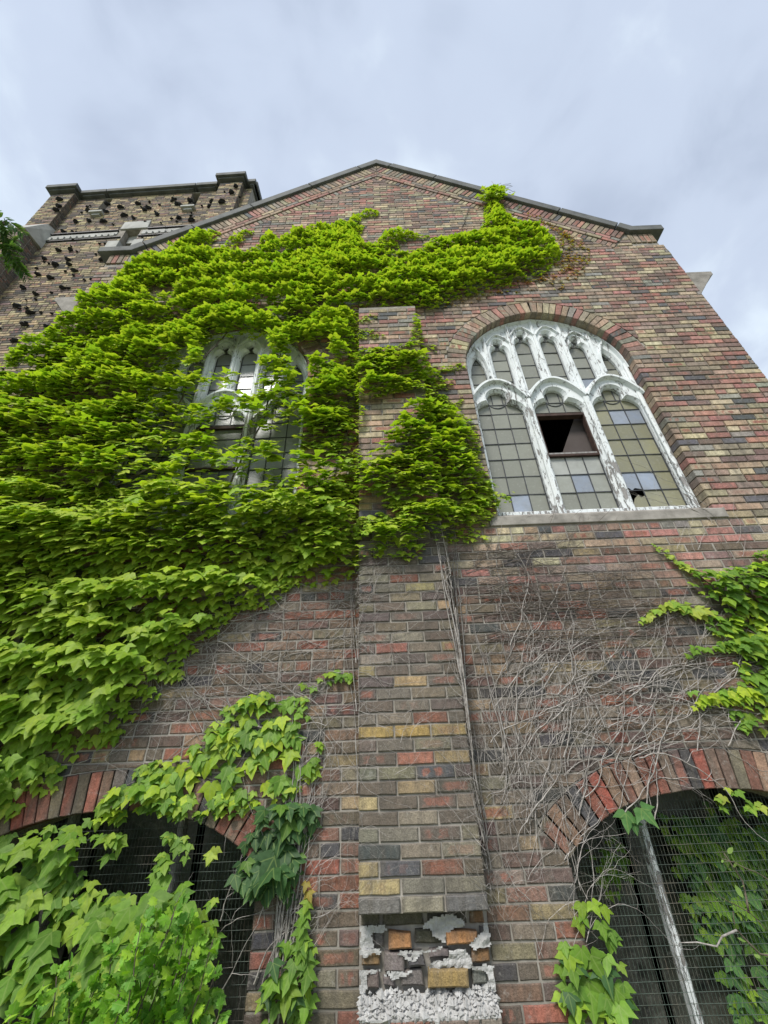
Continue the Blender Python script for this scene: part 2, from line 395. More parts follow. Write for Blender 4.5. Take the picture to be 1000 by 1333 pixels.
# ================================================================== CHURCH
CX = .283; HW = 3.693; YW = .11; APEX = 9.17; SL = .775; TH = math.atan(SL)
church = thing('church', 'gabled brick church front with two arched windows and a central pier, ivy over its left', 'church', (CX, .28, -.95))
WX = (1.945, 2*CX-1.945)        # centres of the big windows
BX = (1.96, 2*CX-1.96)          # centres of the basement windows
INTR = [(0, 4.925), (.2, 4.89), (.4, 4.81), (.55, 4.705), (.67, 4.58), (.75, 4.46), (.805, 4.34), (.838, 4.2), (.85, 4.05)]
BINTR = [(0, .446), (.15, .44), (.3, .424), (.45, .395), (.58, .353), (.7, .29), (.8, .222), (.86, .165)]
def dense(poly, step):
    out = []
    for a, b in zip(poly[:-1], poly[1:]):
        n = max(1, round(math.dist(a, b)/step))
        out += [(a[0]+(b[0]-a[0])*k/n, a[1]+(b[1]-a[1])*k/n) for k in range(n)]
    return out+[poly[-1]]
def smooth(poly, it=2):
    for _ in range(it):
        q = [poly[0]]
        for a, b in zip(poly[:-1], poly[1:]):
            q += [(a[0]*.75+b[0]*.25, a[1]*.75+b[1]*.25), (a[0]*.25+b[0]*.75, a[1]*.25+b[1]*.75)]
        poly = q+[poly[-1]]
    return poly
def full_arch(half, c):
    h = smooth(half)
    return [(c-x, z) for x, z in reversed(h)]+[(c+x, z) for x, z in h[1:]]      # left spring -> apex -> right spring
def offset_curve(pts, d):
    o = []
    for i in range(len(pts)):
        a = pts[max(0, i-1)]; b = pts[min(len(pts)-1, i+1)]; L = math.dist(a, b)+1e-9
        o.append((pts[i][0]-(b[1]-a[1])/L*d, pts[i][1]+(b[0]-a[0])/L*d))      # left of travel: outward for L->R over the top
    return o
def half_width(half, d):        # half width of an arch (offset by d) at height z
    c = offset_curve(full_arch(half, 0), d); c = [(x, z) for x, z in c if x >= 0]
    if d > .1: c.append(half[-1])
    c.sort(key=lambda q: q[1]); zs = [q[1] for q in c]; xs = [q[0] for q in c]
    return lambda z: 0 if z >= zs[-1] else float(np.interp(z, zs, xs))
hwE = half_width(INTR, .2); hbE = half_width(BINTR, .2)
def ext_z(half, d):            # height of the outer arch curve over x
    c = offset_curve(full_arch(half, 0), d); c = sorted([(x, z) for x, z in c if x >= 0])
    xs = [q[0] for q in c]; zs = [q[1] for q in c]; xm = max(xs)
    def f(x): x = abs(x); return -9 if x > xm else float(np.interp(x, xs, zs))
    return f
zE, zB = ext_z(INTR, .2), ext_z(BINTR, .2)
def floor_z(x):
    return max([zB(x-c) for c in BX])
def floor_up(x):
    return max([zE(x-c) for c in WX])
def win_hw(z):
    if z < 2.166 or z > 5.2: return 0
    if z < 2.265: return .925
    if z < 4.2: return .85
    return hwE(z)
def base_hw(z):
    if z > .7: return 0
    return .86 if z < .165 else hbE(z)
def face_limit(z):
    if z < 6.28: return HW if z < 6.14 else min(HW, 9)
    return (8.62-z)/SL if z < 8.62 else 0
# mortar body with openings
outer = [(-3.41, -1.3), (3.976, -1.3), (3.976, 6.26), (3.93, 6.26), (3.93, 6.6), (3.6, 6.6), (CX, 9.17), (-3.034, 6.6), (-3.364, 6.6), (-3.364, 6.26), (-3.41, 6.26)]
def opening(half, c, zb, g=.012):
    h = offset_curve(full_arch(half, c), g); return [(c-h[-1][0]+c, zb)]+h+[(h[-1][0], zb)]
holes = [opening(INTR, c, 2.2) for c in WX]+[opening(BINTR, c, -1.2) for c in BX]
ins = .006
V, Fc = plate_with_holes([(x-ins*(1 if x > CX else -1)*(abs(x-CX) > .1), z) for x, z in outer], holes, YW+.006, .48)
wall_mesh = mesh_from('gable_wall', V, Fc, M['mortar']); gable = new_obj('gable_wall', wall_mesh, church)

front = BrickField((0, YW, 0), (1, 0, 0), (0, 0, 1), (0, -1, 0))
J = .0095
def lay(field, i, lo, hi, pal, header, phase, deep_lo=False, deep_hi=False, proud=0., floor=None):
    """one course between lo=(x at bottom, x at top) and hi"""
    z0 = i*HC+J/2; z1 = (i+1)*HC-J/2
    L = BL/2 if header else BL
    k = math.floor((min(lo)-phase)/L)-1
    cuts = []
    x = phase+k*L
    while x < max(hi)+L: cuts.append(x+random.uniform(-.003, .003)); x += L
    segs = []
    for a, b in zip(cuts[:-1], cuts[1:]):
        la, lb = max(a, (lo[0]+lo[1])/2), min(b, (hi[0]+hi[1])/2)
        if lb-la > .012: segs.append([a, b, la, lb])
    # swallow slivers
    if len(segs) > 1 and segs[0][3]-segs[0][2] < .045: segs[1][0] = segs[1][2] = -99; segs.pop(0)
    if len(segs) > 1 and segs[-1][3]-segs[-1][2] < .045: segs[-2][1] = segs[-2][3] = 99; segs.pop()
    for n, (a, b, _, _) in enumerate(segs):
        fl, fr = n == 0, n == len(segs)-1
        xa0 = lo[0]+.001 if fl else a+J/2; xa1 = lo[1]+.001 if fl else a+J/2
        xb0 = hi[0]-.001 if fr else b-J/2; xb1 = hi[1]-.001 if fr else b-J/2
        if xb0-xa0 < .008 or xb1-xa1 < .008:
            if max(xb0-xa0, xb1-xa1) < .03: continue
            xa1 = min(xa1, (xa1+xb1)/2-.002); xb1 = max(xb1, xa1+.004); xa0 = min(xa0, (xa0+xb0)/2-.002); xb0 = max(xb0, xa0+.004)
        if floor is not None:
            xs = np.linspace(xa0, xb0, 6); bz = [max(z0, floor(x)+.005) for x in xs]
            if max(bz) > z0+.001:
                low = [(x, z) for x, z in zip(xs, bz) if z < z1-.004]
                if len(low) < 2: continue
                tl, tr = low[0][0], low[-1][0]
                if tr-tl < .03 or min(z for _, z in low) > z1-.014: continue
                field.add(low+[(xb1 if tr > xb0-.02 else tr+.01, z1), (xa1 if tl < xa0+.02 else tl-.01, z1)], pick(pal), proud, depth=.05); continue
        field.add([(xa0, z0), (xb0, z0), (xb1, z1), (xa1, z1)], pick(pal), proud, depth=.105 if ((fl and deep_lo) or (fr and deep_hi)) else .05)
for i in range(-18, 128):
    z0, z1 = i*HC, (i+1)*HC; zm = (z0+z1)/2
    if zm > 8.6: break
    pal = PAL_LOW if zm < 1.9+random.uniform(-.3, .3) else PAL_UP_HAZE
    lim = face_limit(z0), face_limit(z1)
    if z0 < 6.28 <= z1 or 6.14 <= z0 < 6.28: lim = (min(lim[0], 3.01), min(lim[1], 3.01))
    blocks = []
    for c in WX:
        if 4.2 < zm:
            if win_hw(z1) > 0: blocks.append((c, win_hw(z1), win_hw(z1)))
        elif win_hw(zm) > 0: blocks.append((c, win_hw(zm), win_hw(zm)))
    for c in BX:
        if (base_hw(z1) if zm > .165 else .86) > 0 and zm < .7: blocks.append((c,)+((base_hw(z1),)*2 if zm > .30 else (base_hw(z0), base_hw(z1)) if zm > .165 else (.86, .86)))
    if z1 < 4.93 and not (-.30 < zm < 0): blocks.append((.31375, .31375-.004, .31375-.004))
    elif -.30 < zm < 0: blocks.append((.31375, .318, .318))
    blocks.sort()
    # openings whose edges meet another (arch next to the pier)
    up = .0055 if zm > 2.2 else 0.
    cur = (CX-lim[0], CX-lim[1]); first = True
    for (c, h0, h1) in blocks+[None] if False else blocks:
        lay(front, i, cur, (c-h0, c-h1), pal, i % 7 == 3, 0 if i % 2 else BL/2, deep_lo=not first, deep_hi=True, proud=up, floor=floor_up if zm > 4.2 else floor_z if .30 < zm < .75 else None)
        cur = (c+h0, c+h1); first = False
    lay(front, i, cur, (CX+lim[0], CX+lim[1]), pal, i % 7 == 3, 0 if i % 2 else BL/2, deep_lo=not first, proud=up, floor=floor_up if zm > 4.2 else floor_z if .30 < zm < .75 else None)
# short courses under the kneelers
for s_ in (1, -1):
    for i in (91, 92):
        a, b = CX+s_*3.02, CX+s_*(HW-.001)
        lay(front, i, (min(a, b),)*2, (max(a, b),)*2, PAL_UP_HAZE, i == 92, 0)
    for i in (93, 94, 95, 96):    # cut bricks between the raking band and the level head
        e0, e1 = (3.045+(z-6.25)*.77 for z in (i*HC, (i+1)*HC)); f_ = 3.293
        if f_-e1 < .02: continue
        lo_, hi_ = ((CX+e0, CX+e1), (CX+f_, CX+f_)) if s_ == 1 else ((CX-f_, CX-f_), (CX-e0, CX-e1))
        lay(front, i, lo_, hi_, PAL_UP_HAZE, False, 0, proud=.006)
    x = CX+s_*3.30
    for k in range(5):          # upright bricks beneath the level coping
        xa = x+s_*k*.0677; xb = xa+s_*.058
        front.add([(min(xa, xb), 6.355), (max(xa, xb), 6.355), (max(xa, xb), 6.56), (min(xa, xb), 6.56)], pick(PAL_UP_HAZE), .012)
# raking bands along the gable
for s_ in (1, -1):
    Ud = (s_*math.cos(TH), 0, -math.sin(TH)); Vd = (s_*math.sin(TH), 0, math.cos(TH))
    fld = BrickField((CX, YW, APEX), Ud, Vd, (0, -1, 0))
    def clip_mitre(poly):       # keep the part on this side of the ridge line and above the kink mitre
        out = []
        n_ = len(poly)
        fn = lambda p: p[0]*math.cos(TH)+p[1]*math.sin(TH)-.004
        for k in range(n_):
            a, b = poly[k], poly[(k+1) % n_]; fa, fb = fn(a), fn(b)
            if fa >= 0: out.append(a)
            if fa*fb < 0: f = fa/(fa-fb); out.append((a[0]+(b[0]-a[0])*f, a[1]+(b[1]-a[1])*f))
        return out
    rows = [(-.205, -.008, .0677), (-.272, -.214, BL), (-.339, -.281, BL), (-.449, -.348, .0677)]
    for r_, (v0, v1, st) in enumerate(rows):
        u = -.5+(r_ % 2)*.1
        while u < 4.17:
            u1 = min(u+st-J, 4.18); q = clip_mitre([(u, v0), (u1, v0), (u1, v1), (u, v1)])
            if len(q) >= 3 and max(p[0] for p in q)-min(p[0] for p in q) > .02:
                fld.add(q, pick(PAL_UP_HAZE), .018 if r_ < 3 else .008)
            u += st
    if s_ == 1: fields_rake = [fld]
    else: fields_rake.append(fld)
IVY_HIDE = []       # filled below, used to choose which bricks stay separate objects

POLY = {
 'MAIN': [(-3.89,3.74),(-3.67,4.31),(-3.56,4.59),(-3.46,4.9),(-3.43,5.13),(-3.29,5.33),(-3.16,5.62),(-3.02,5.92),(-2.97,6.22),(-2.69,6.45),(-2.52,6.78),(-2.35,6.98),(-2.1,7.16),(-1.94,7.05),(-2.04,6.66),(-1.84,6.79),(-1.53,7.13),(-1.46,7.01),(-1.7,6.57),(-1.8,6.29),(-1.33,6.6),(-1.33,6.85),(-1.26,7.11),(-1.16,7.01),(-1.07,6.79),(-0.81,7.03),(-0.38,7.06),(-0.2,7.16),(-0.13,7.43),(0.21,7.57),(0.33,7.49),(0.28,7.37),(-0.02,7.28),(0.06,7.0),(-0.01,6.77),(0.06,6.55),(0.23,6.54),(0.34,6.74),(0.55,6.85),(0.96,6.68),(0.68,6.6),(0.47,6.38),(0.73,6.34),(1.03,6.68),(1.6,6.78),(1.74,7.08),(1.84,7.55),(2.02,7.78),(2.14,7.7),(2.08,7.21),(2.17,7.09),(2.41,6.87),(2.59,6.59),(2.54,6.39),(2.58,6.29),(2.6,6.11),(2.51,5.93),(2.27,5.7),(2.12,5.63),(1.95,5.44),(1.55,5.38),(1.17,5.24),(0.81,5.0),(0.28,4.96),(0.07,5.02),(-0.0,4.91),(-0.01,2.48),(-0.01,1.84),(-0.08,1.76),(-0.25,1.69),(-0.47,1.72),(-0.67,1.58),(-0.89,1.55),(-0.98,1.38),(-1.1,1.28),(-1.15,1.19),(-1.13,1.13),(-1.29,1.09),(-1.29,0.98),(-1.43,0.86),(-1.49,0.78),(-1.66,0.75),(-1.73,0.66),(-1.73,0.55),(-1.85,0.54),(-1.89,0.45),(-1.97,0.36),(-2.37,0.34),(-3.69,2.22)],
 'PIER': [(-0.05,4.27),(0.19,4.28),(0.39,4.3),(0.51,4.36),(0.62,4.79),(0.67,4.77),(0.68,4.54),(0.65,4.41),(0.81,4.44),(0.8,4.31),(0.7,4.27),(0.79,4.08),(1.01,4.09),(1.06,4.01),(0.78,3.97),(0.8,3.85),(0.91,3.85),(0.89,3.76),(0.82,3.66),(0.9,3.5),(1.02,3.66),(1.02,3.56),(0.92,3.44),(1.05,3.28),(1.08,2.76),(1.13,2.51),(1.1,2.29),(0.99,2.19),(0.69,2.07),(0.48,1.95),(0.4,1.82),(0.21,1.87),(0.02,1.88),(-0.03,1.79)],
 'PIERH1': [(0.01,3.5),(0.62,3.57),(0.61,3.36),(0.4,3.21),(0.25,2.96),(0.11,2.74),(0.01,2.74)],
 'PIERH3': [(0.01,2.37),(0.19,2.4),(0.14,2.24),(0.01,2.23)],
 'SPRIG1': [(-0.06,4.79),(0.11,4.83),(0.21,4.76),(0.09,4.68),(-0.06,4.69)],
 'SPRIG2': [(-0.06,4.6),(0.14,4.56),(0.29,4.46),(0.26,4.38),(-0.06,4.43)],
 'WH1': [(-1.86,4.46),(-1.74,4.49),(-1.65,4.2),(-1.79,4.06)],
 'WH2': [(-1.62,4.48),(-1.46,4.67),(-1.01,4.61),(-0.93,4.25),(-0.98,3.77),(-1.12,3.78),(-1.3,3.92),(-1.53,3.85)],
 'WH3': [(-0.72,4.36),(-0.58,4.42),(-0.46,4.32),(-0.44,4.04),(-0.51,3.74),(-0.65,3.88)],
 'WH4': [(-1.37,3.38),(-1.08,3.36),(-1.06,3.01),(-1.2,3.02)],
 'WH5': [(-0.71,3.27),(-0.59,3.31),(-0.51,2.9),(-0.56,2.58),(-0.65,2.58)],
 'BH1': [(-0.46,4.41),(-0.23,4.4),(-0.29,4.08),(-0.45,4.07)],
 'BH2': [(-0.45,3.01),(-0.19,2.99),(-0.21,2.8),(-0.44,2.81)],
 'SPARSE': [(-1.98,3.29),(-1.66,3.88),(-0.61,3.66),(-0.47,3.21),(-0.47,2.42),(-2.11,2.5),(-2.09,2.85)],
 'CREST': [(-2.97,2.14),(-2.49,2.35),(-1.99,2.43),(-1.41,2.48),(-0.79,2.34),(-0.27,2.35),(0.0,2.41),(0.0,2.07),(-0.36,2.02),(-0.92,2.05),(-1.75,2.05),(-2.45,1.76),(-2.72,1.66)],
 'MID': [(-0.06,1.1),(-0.08,1.07),(-0.25,1.06),(-0.32,0.94),(-0.32,0.84),(-0.26,0.73),(-0.25,0.62),(-0.33,0.51),(-0.39,0.46),(-0.6,0.44),(-0.64,0.4),(-0.74,0.4),(-0.88,0.4),(-0.96,0.39),(-1.23,0.43),(-1.38,0.38),(-1.49,0.43),(-1.45,0.53),(-1.38,0.62),(-1.18,0.7),(-1.09,0.74),(-0.9,0.88),(-0.82,0.97),(-0.67,1.04),(-0.53,1.05),(-0.46,0.99),(-0.39,1.03),(-0.33,1.06),(-0.2,1.16),(-0.08,1.13)],
 'LOW': [(-2.4,0.4),(-1.81,0.36),(-1.67,0.41),(-1.53,0.42),(-1.44,0.34),(-1.29,0.4),(-1.2,0.27),(-1.31,0.2),(-1.44,0.23),(-1.42,0.13),(-1.2,0.09),(-1.1,0.15),(-1.07,0.24),(-1.04,0.35),(-0.93,0.33),(-0.94,0.19),(-0.75,0.11),(-0.71,0.0),(-0.65,-0.1),(-0.62,-0.39),(-1.91,-0.44)],
 'LOWB': [(-0.93,0.29),(-0.74,0.28),(-0.73,0.22),(-0.82,0.22),(-0.91,0.24)],
 'DARK': [(-0.57,0.43),(-0.2,0.44),(-0.2,0.33),(-0.29,0.22),(-0.36,0.09),(-0.36,-0.0),(-0.47,0.02),(-0.59,0.06),(-0.7,0.11),(-0.64,0.25)],
 'BOT': [(-0.45,-0.11),(-0.37,-0.09),(-0.24,-0.1),(-0.21,-0.17),(-0.21,-0.38),(-0.45,-0.37)],
 'RIGHT': [(2.98,1.91),(2.86,1.87),(2.74,1.75),(2.57,1.72),(2.48,1.74),(2.33,1.68),(2.37,1.58),(2.38,1.51),(2.32,1.36),(2.36,1.27),(2.35,1.14),(2.36,1.07),(2.28,0.97),(2.07,0.94),(2.04,0.86),(2.25,0.87),(2.21,0.8),(2.27,0.74),(2.35,0.7),(2.81,0.67),(3.61,1.92)],
 'RLOW': [(1.14,0.08),(1.24,0.06),(1.23,-0.01),(1.25,-0.09),(1.22,-0.14),(1.22,-0.26),(1.21,-0.4),(0.92,-0.39),(0.92,-0.25),(0.91,-0.21),(0.93,-0.11),(1.03,-0.06),(1.1,0.03)],
 'RARCH1': [(1.96,0.44),(2.07,0.46),(2.22,0.41),(2.45,0.39),(2.41,0.32),(2.13,0.36),(1.95,0.37)],
 'RARCH2': [(1.4,0.34),(1.47,0.36),(1.57,0.35),(1.55,0.3),(1.41,0.29)],
 'MESHIVY': [(1.81,0.31),(2.18,0.39),(2.85,0.32),(2.41,-0.55),(1.85,-0.59),(1.84,-0.35),(1.81,-0.04)],
 'MESHIVY2': [(1.32,0.14),(1.6,0.24),(1.57,0.03),(1.4,-0.1),(1.3,0.0)],
 'YOUNG': [(2.29,7.59),(2.68,6.94),(2.87,6.67),(3.02,6.15),(2.82,5.8),(2.63,5.55),(2.41,5.32),(2.11,5.39),(1.54,5.22),(0.94,5.03),(0.81,5.13),(1.59,5.53),(2.06,5.59),(2.36,5.85),(2.59,6.09),(2.67,6.68),(2.4,7.15)],
 'BAND_R1': [(0.78,2.14),(1.23,1.99),(1.69,2.0),(2.25,1.95),(2.56,1.75),(2.39,1.26),(2.23,0.73),(1.92,0.64),(1.54,0.56),(1.19,0.39),(0.94,0.23),(0.69,0.18),(0.65,0.78),(0.67,1.71)]}
def in_poly(x, z, poly):
    x = np.atleast_1d(x); z = np.atleast_1d(z); p = np.array(poly); q = np.roll(p, -1, 0); r = np.zeros(len(x), bool)
    for (x0, y0), (x1, y1) in zip(p, q):
        if y0 == y1: continue
        c = ((y0 > z) != (y1 > z)) & (x < (x1-x0)*(z-y0)/(y1-y0)+x0); r ^= c
    return r
def hidden_by_ivy(x, z):
    return bool(in_poly(x, z, POLY['MAIN'])[0] or in_poly(x, z, POLY['MID'])[0] or in_poly(x, z, POLY['LOW'])[0] or in_poly(x, z, POLY['RIGHT'])[0])
build_bricks([front], gable, 300, hidden=hidden_by_ivy)
# the raking bands, a part of their own
band_mb = MB(); 
for s_ in (1, -1):
    c_, n_ = math.cos(TH), math.sin(TH)
    def RP(t, n, s_=s_): return (CX+s_*(t*c_+n*n_), APEX-t*n_+n*c_)
    def cut(n): return -n*math.tan(TH)
    band_mb.prism_y([RP(cut(-.455), -.455), RP(4.17, -.455), RP(4.17, -.002), RP(cut(-.002), -.002)], YW+.002, YW+.03)
band = band_mb.obj('gable_band', M['mortar'], church)
build_bricks(fields_rake, band, 300)

# arch rings
def ring(half, c, thick, pal, parent_name, zdeep=.105, proud=.004, thickness=.0677, red_bias=0):
    crv = dense(full_arch(half, c), .01); out = offset_curve(crv, thick)
    d = [0]
    for a, b in zip(crv[:-1], crv[1:]): d.append(d[-1]+math.dist(a, b))
    do = [0]
    n = int(d[-1]/(thickness*.93)); fld = BrickField((0, YW, 0), (1, 0, 0), (0, 0, 1), (0, -1, 0))
    def at(s, cv): return (float(np.interp(s, d, [q[0] for q in cv])), float(np.interp(s, d, [q[1] for q in cv])))
    for k in range(n):
        s0 = d[-1]*k/n+.0035; s1 = d[-1]*(k+1)/n-.0035
        a, b, c2, e_ = at(s0, crv), at(s1, crv), at(s1, out), at(s0, out)
        tn = pick(pal)
        if random.random() < red_bias: tn = [.28*random.uniform(.75, 1.2), .10, .072, .2]
        sh = lambda p, q, f: (p[0]+(q[0]-p[0])*f, p[1]+(q[1]-p[1])*f)
        fld.add([sh(b, c2, .01), sh(a, e_, .01), sh(a, e_, .97), sh(b, c2, .97)][::-1] if False else [sh(a, e_, .01), sh(a, e_, .97), sh(b, c2, .97), sh(b, c2, .01)][::-1], tn, proud, depth=zdeep)
    mb = MB(); m = len(crv); o2 = offset_curve(crv, thick-.003); i2 = offset_curve(crv, .006)
    mb.add([(x, YW+.006, z) for x, z in i2]+[(x, YW+.006, z) for x, z in o2]+[(x, YW+.10, z) for x, z in i2]+[(x, YW+.10, z) for x, z in o2],
           [(k, k+1, m+k+1, m+k) for k in range(m-1)]+[(k+2*m, k, k+1, k+1+2*m)[::-1] for k in range(m-1)])
    o = mb.obj(parent_name, M['mortar'], church); build_bricks([fld], o, 300)
for c in WX: ring(INTR, c, .2, PAL_UP_HAZE, 'window_arch', proud=.009, zdeep=.11)
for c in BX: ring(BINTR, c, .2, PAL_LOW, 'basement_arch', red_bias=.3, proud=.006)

# coping stones along the rakes, kneelers at the feet
def coping_poly(pts, name='coping_stone', y0=.055):
    mb = MB(); mb.prism_y(pts, y0+random.uniform(-.004, .004), .52); return mb.obj(name, M['slate_coping'], church, bevel=.008)
CT = .12
c_, n_ = math.cos(TH), math.sin(TH)
def RP(t, n, s_): return (CX+s_*(t*c_+n*n_), APEX-t*n_+n*c_)
coping_poly([RP(.32, -.005, -1), (CX, APEX-.006), RP(.24, -.005, 1), RP(.24, CT, 1), (CX, APEX+CT/c_), RP(.32, CT, -1)])
for s_, js in ((1, [.25, 1.12, 2.2, 3.2, 4.02]), (-1, [.33, 1.3, 2.35, 3.3, 4.02])):
    for a, b in zip(js[:-1], js[1:]):
        q = [RP(a+.006, -.004, s_), RP(b-.006, -.004, s_), RP(b-.006, CT, s_), RP(a+.006, CT, s_)]
        coping_poly(q if s_ == 1 else q[::-1])
    e_ = CX+s_*3.78
    q = [RP(4.03, -.004, s_), (CX+s_*3.33, 6.575), (e_, 6.575), (e_, 6.69), (CX+s_*3.39, 6.69), RP(4.03, CT, s_)]
    coping_poly(q if s_ == 1 else q[::-1], 'kneeler_stone', .05)
    # stone corbel at the eaves
    x0 = CX+s_*HW
    q = [(x0+s_*.002, 5.19), (x0+s_*.02, 5.19), (x0+s_*.30, 5.56), (x0+s_*.345, 5.60), (x0+s_*.345, 5.66), (x0+s_*.002, 5.66)]
    mb = MB(); mb.prism_y(q if s_ == 1 else q[::-1], YW+.02, .50); mb.obj('corbel_stone', M['sill_stone'], church, bevel=.006)
    mb = MB(); mb.box((min(x0, x0+s_*.28), .51, 5.56), (max(x0, x0+s_*.28), 13, 5.66)); mb.obj('eaves_gutter', M['slate_coping'], church)
    # side walls and roof slopes
    mb = MB(); mb.box((min(x0, x0-s_*.35), .485, -1.2), (max(x0, x0-s_*.35), 13, 5.7)); mb.obj('side_wall', M['mortar'], church)
    mb = MB(); q = [(CX, 8.95), (CX+s_*4.0, 5.72), (CX+s_*4.0, 5.80), (CX, 9.05)]
    mb.prism_y(q[::-1] if s_ == 1 else q, .53, 13.2); mb.obj('roof', M['roof_slate'], church)
mb = MB(); mb.box((-3.40, 13.0, -1.2), (3.97, 13.3, 8.6)); mb.obj('rear_wall', M['plaster_inside'], church)
mb = MB(); mb.box((-3.0, .5, 1.55), (3.6, 12.9, 1.7)); mb.obj('inner_floor', M['plaster_inside'], church)
# partition seen through the open hopper
mb = MB(); mb.prism_y([(1.835, 2.95), (2.30, 2.95), (2.30, 3.62), (2.19, 3.62)], .36, .375); mb.obj('hopper_cheek', M['plaster_inside'], church)

# ------------------------------------------------------------------ big windows
def trefoil(c, w, zs, zt, r, cusp_z, n=6):
    """head of a light: straight sides to zs, side foils, cusps, round foil up to zt (right half), mirrored"""
    h = w/2; R_ = []
    cz = zt-r
    cx_ = r*.94
    R_.append((h, zs))
    for k in range(1, n+1):
        a = k/n*math.pi*.5; R_.append((cx_+(h-cx_)*math.cos(a), zs+(cusp_z-zs)*math.sin(a)))
    a0 = math.asin(max(-1, min(1, (cusp_z-cz)/r)))
    for k in range(1, n+2):
        a = a0+(math.pi/2-a0)*k/(n+1); R_.append((r*math.cos(a)*(1+.0*a), cz+r*math.sin(a)*(1.12 if a > 0 else 1)))
    return [(c+x, z) for x, z in R_]+[(c-x, z) for x, z in reversed(R_[:-1])]
def elow(dx): return 3.955-.27*(abs(dx)/.2875)**2.0*(1.0)+.0
GLASS = {'olive': (.235, .24, .20), 'yellow': (.25, .24, .15), 'blue': (.27, .31, .385), 'pale': (.40, .41, .38), 'grey': (.26, .275, .275)}
PANE_CACHE = {}
def make_pane(parent, x0, x1, z0, z1, y, tone, name='pane'):
    key = (round(x1-x0, 3), round(z1-z0, 3))
    if key not in PANE_CACHE:
        w, h = (x1-x0)/2-.001, (z1-z0)/2-.001; b = MB(); b.box((-w, 0, -h), (w, .004, h)); PANE_CACHE[key] = mesh_from('pane', b.V, b.F, M['glass'])
    o = bpy.data.objects.new(name, PANE_CACHE[key]); C.objects.link(o); attach(o, parent)
    o.matrix_basis = Matrix.Translation(((x0+x1)/2, y, (z0+z1)/2))@Matrix.Rotation(random.gauss(0, .012), 4, 'X')@Matrix.Rotation(random.gauss(0, .012), 4, 'Z')
    k = random.uniform(.85, 1.15); o.color = (tone[0]*k, tone[1]*k, tone[2]*k, 1); return o
YF = .215
def big_window(c, right):
    win = bpy.data.objects.new('arched_window', None); C.objects.link(win); win.parent = church
    win.location = (c-CX, YF-.28, 2.27+.95); win.empty_display_size = .2
    win['label'] = 'arched church window with peeling white tracery, its middle light open' if right else 'arched church window with white tracery mostly behind ivy'
    sub = win
    # light openings
    LX = [c-.575, c, c+.575]; holes = []
    for x in LX: holes.append([(x-.235, 2.385), (x+.235, 2.385)]+trefoil(x, .47, 3.50, 3.80, .098, 3.655))
    UX = [c-.43, c-.1425, c+.1425, c+.43]; UT = [4.60, 4.725, 4.725, 4.60]
    for x, zt in zip(UX, UT):
        px = min(LX, key=lambda q: abs(q-x)); zb0, zb1 = elow(x-.085-px)+.035, elow(x+.085-px)+.035
        if abs(x-px) < .2: pass
        holes.append([(x-.088, zb0), (x+.088, zb1)]+trefoil(x, .176, zt-.22, zt, .042, zt-.105))
    for s_ in (1, -1):
        q = [(.612, elow(.612-.575)+.035), (.70, elow(.70-.575)+.035), (.775, elow(.775-.575)+.035), (.782, 4.05), (.765, 4.18), (.73, 4.29), (.685, 4.365), (.645, 4.28), (.622, 4.17), (.612, 4.05)]
        holes.append([(c+s_*x, z) for x, z in (q if s_ == 1 else q[::-1])])
    arch = offset_curve(full_arch(INTR, c), .03)
    outer_f = [(arch[-1][0], 2.28)]+arch[::-1]+[(arch[0][0], 2.28)]; outer_f = outer_f[::-1]
    # make outer counter-clockwise
    def area(p): return sum(a[0]*b[1]-b[0]*a[1] for a, b in zip(p, p[1:]+p[:1]))/2
    if area(outer_f) < 0: outer_f = outer_f[::-1]
    def grow(poly, d):
        n = len(poly); o = []; sgn = 1 if area(poly) > 0 else -1
        for i in range(n):
            a, b, e = poly[i-1], poly[i], poly[(i+1) % n]
            n1_ = (b[1]-a[1], a[0]-b[0]); n2_ = (e[1]-b[1], b[0]-e[0]); l1 = math.hypot(*n1_)+1e-9; l2 = math.hypot(*n2_)+1e-9
            nx, nz = n1_[0]/l1+n2_[0]/l2, n1_[1]/l1+n2_[1]/l2; L = math.hypot(nx, nz)+1e-9
            k = d/max(.55, (L/2)); o.append((b[0]+sgn*nx/L*k, b[1]+sgn*nz/L*k))
        return o
    big = [grow(h, .024) for h in holes]
    V, Fc = plate_with_holes(outer_f, big, YF, YF+.012); fr = MB(); fr.add(V, Fc)
    for h, g_ in zip(holes, big):
        n = len(h); fr.add([(x, YF+.001, z) for x, z in g_]+[(x, YF+.034, z) for x, z in h]+[(x, YF+.062, z) for x, z in h],
               [(i, (i+1) % n, (i+1) % n+n, i+n) for i in range(n)]+[(i+n, (i+1) % n+n, (i+1) % n+2*n, i+2*n) for i in range(n)])
    # mesh coordinates are world coordinates: parts below an Empty window need its inverse
    def put(mb, name, mat, bevel=0, label=None):
        me = mesh_from(name, mb.V, mb.F, mat); o = bpy.data.objects.new(name, me); C.objects.link(o); o.parent = win; o.matrix_parent_inverse = Matrix.Translation((-c, -YF, -2.27))
        if bevel:
            b = o.modifiers.new('bevel', 'BEVEL'); b.width = bevel; b.segments = 1; b.limit_method = 'ANGLE'; b.angle_limit = R(35)
        return o
    put(fr, 'tracery', M['paint'])
    def mull(x, z0, z1, w, pr, name='mullion', x1=None):
        x1 = x if x1 is None else x1
        mb = MB(); prof = [(-w, 0), (-w*.95, -pr*.45), (-w*.35, -pr), (w*.35, -pr), (w*.95, -pr*.45), (w, 0)]
        n = len(prof); V = [(x+a, YF+b-.0005, z0) for a, b in prof]+[(x1+a, YF+b-.0005, z1) for a, b in prof]
        mb.add(V, [tuple(range(n)), tuple(range(n, 2*n))[::-1]]+[(i, i+n, (i+1) % n+n, (i+1) % n) for i in range(n-1)]); return put(mb, name, M['paint'])
    ih = half_width(INTR, -.015)
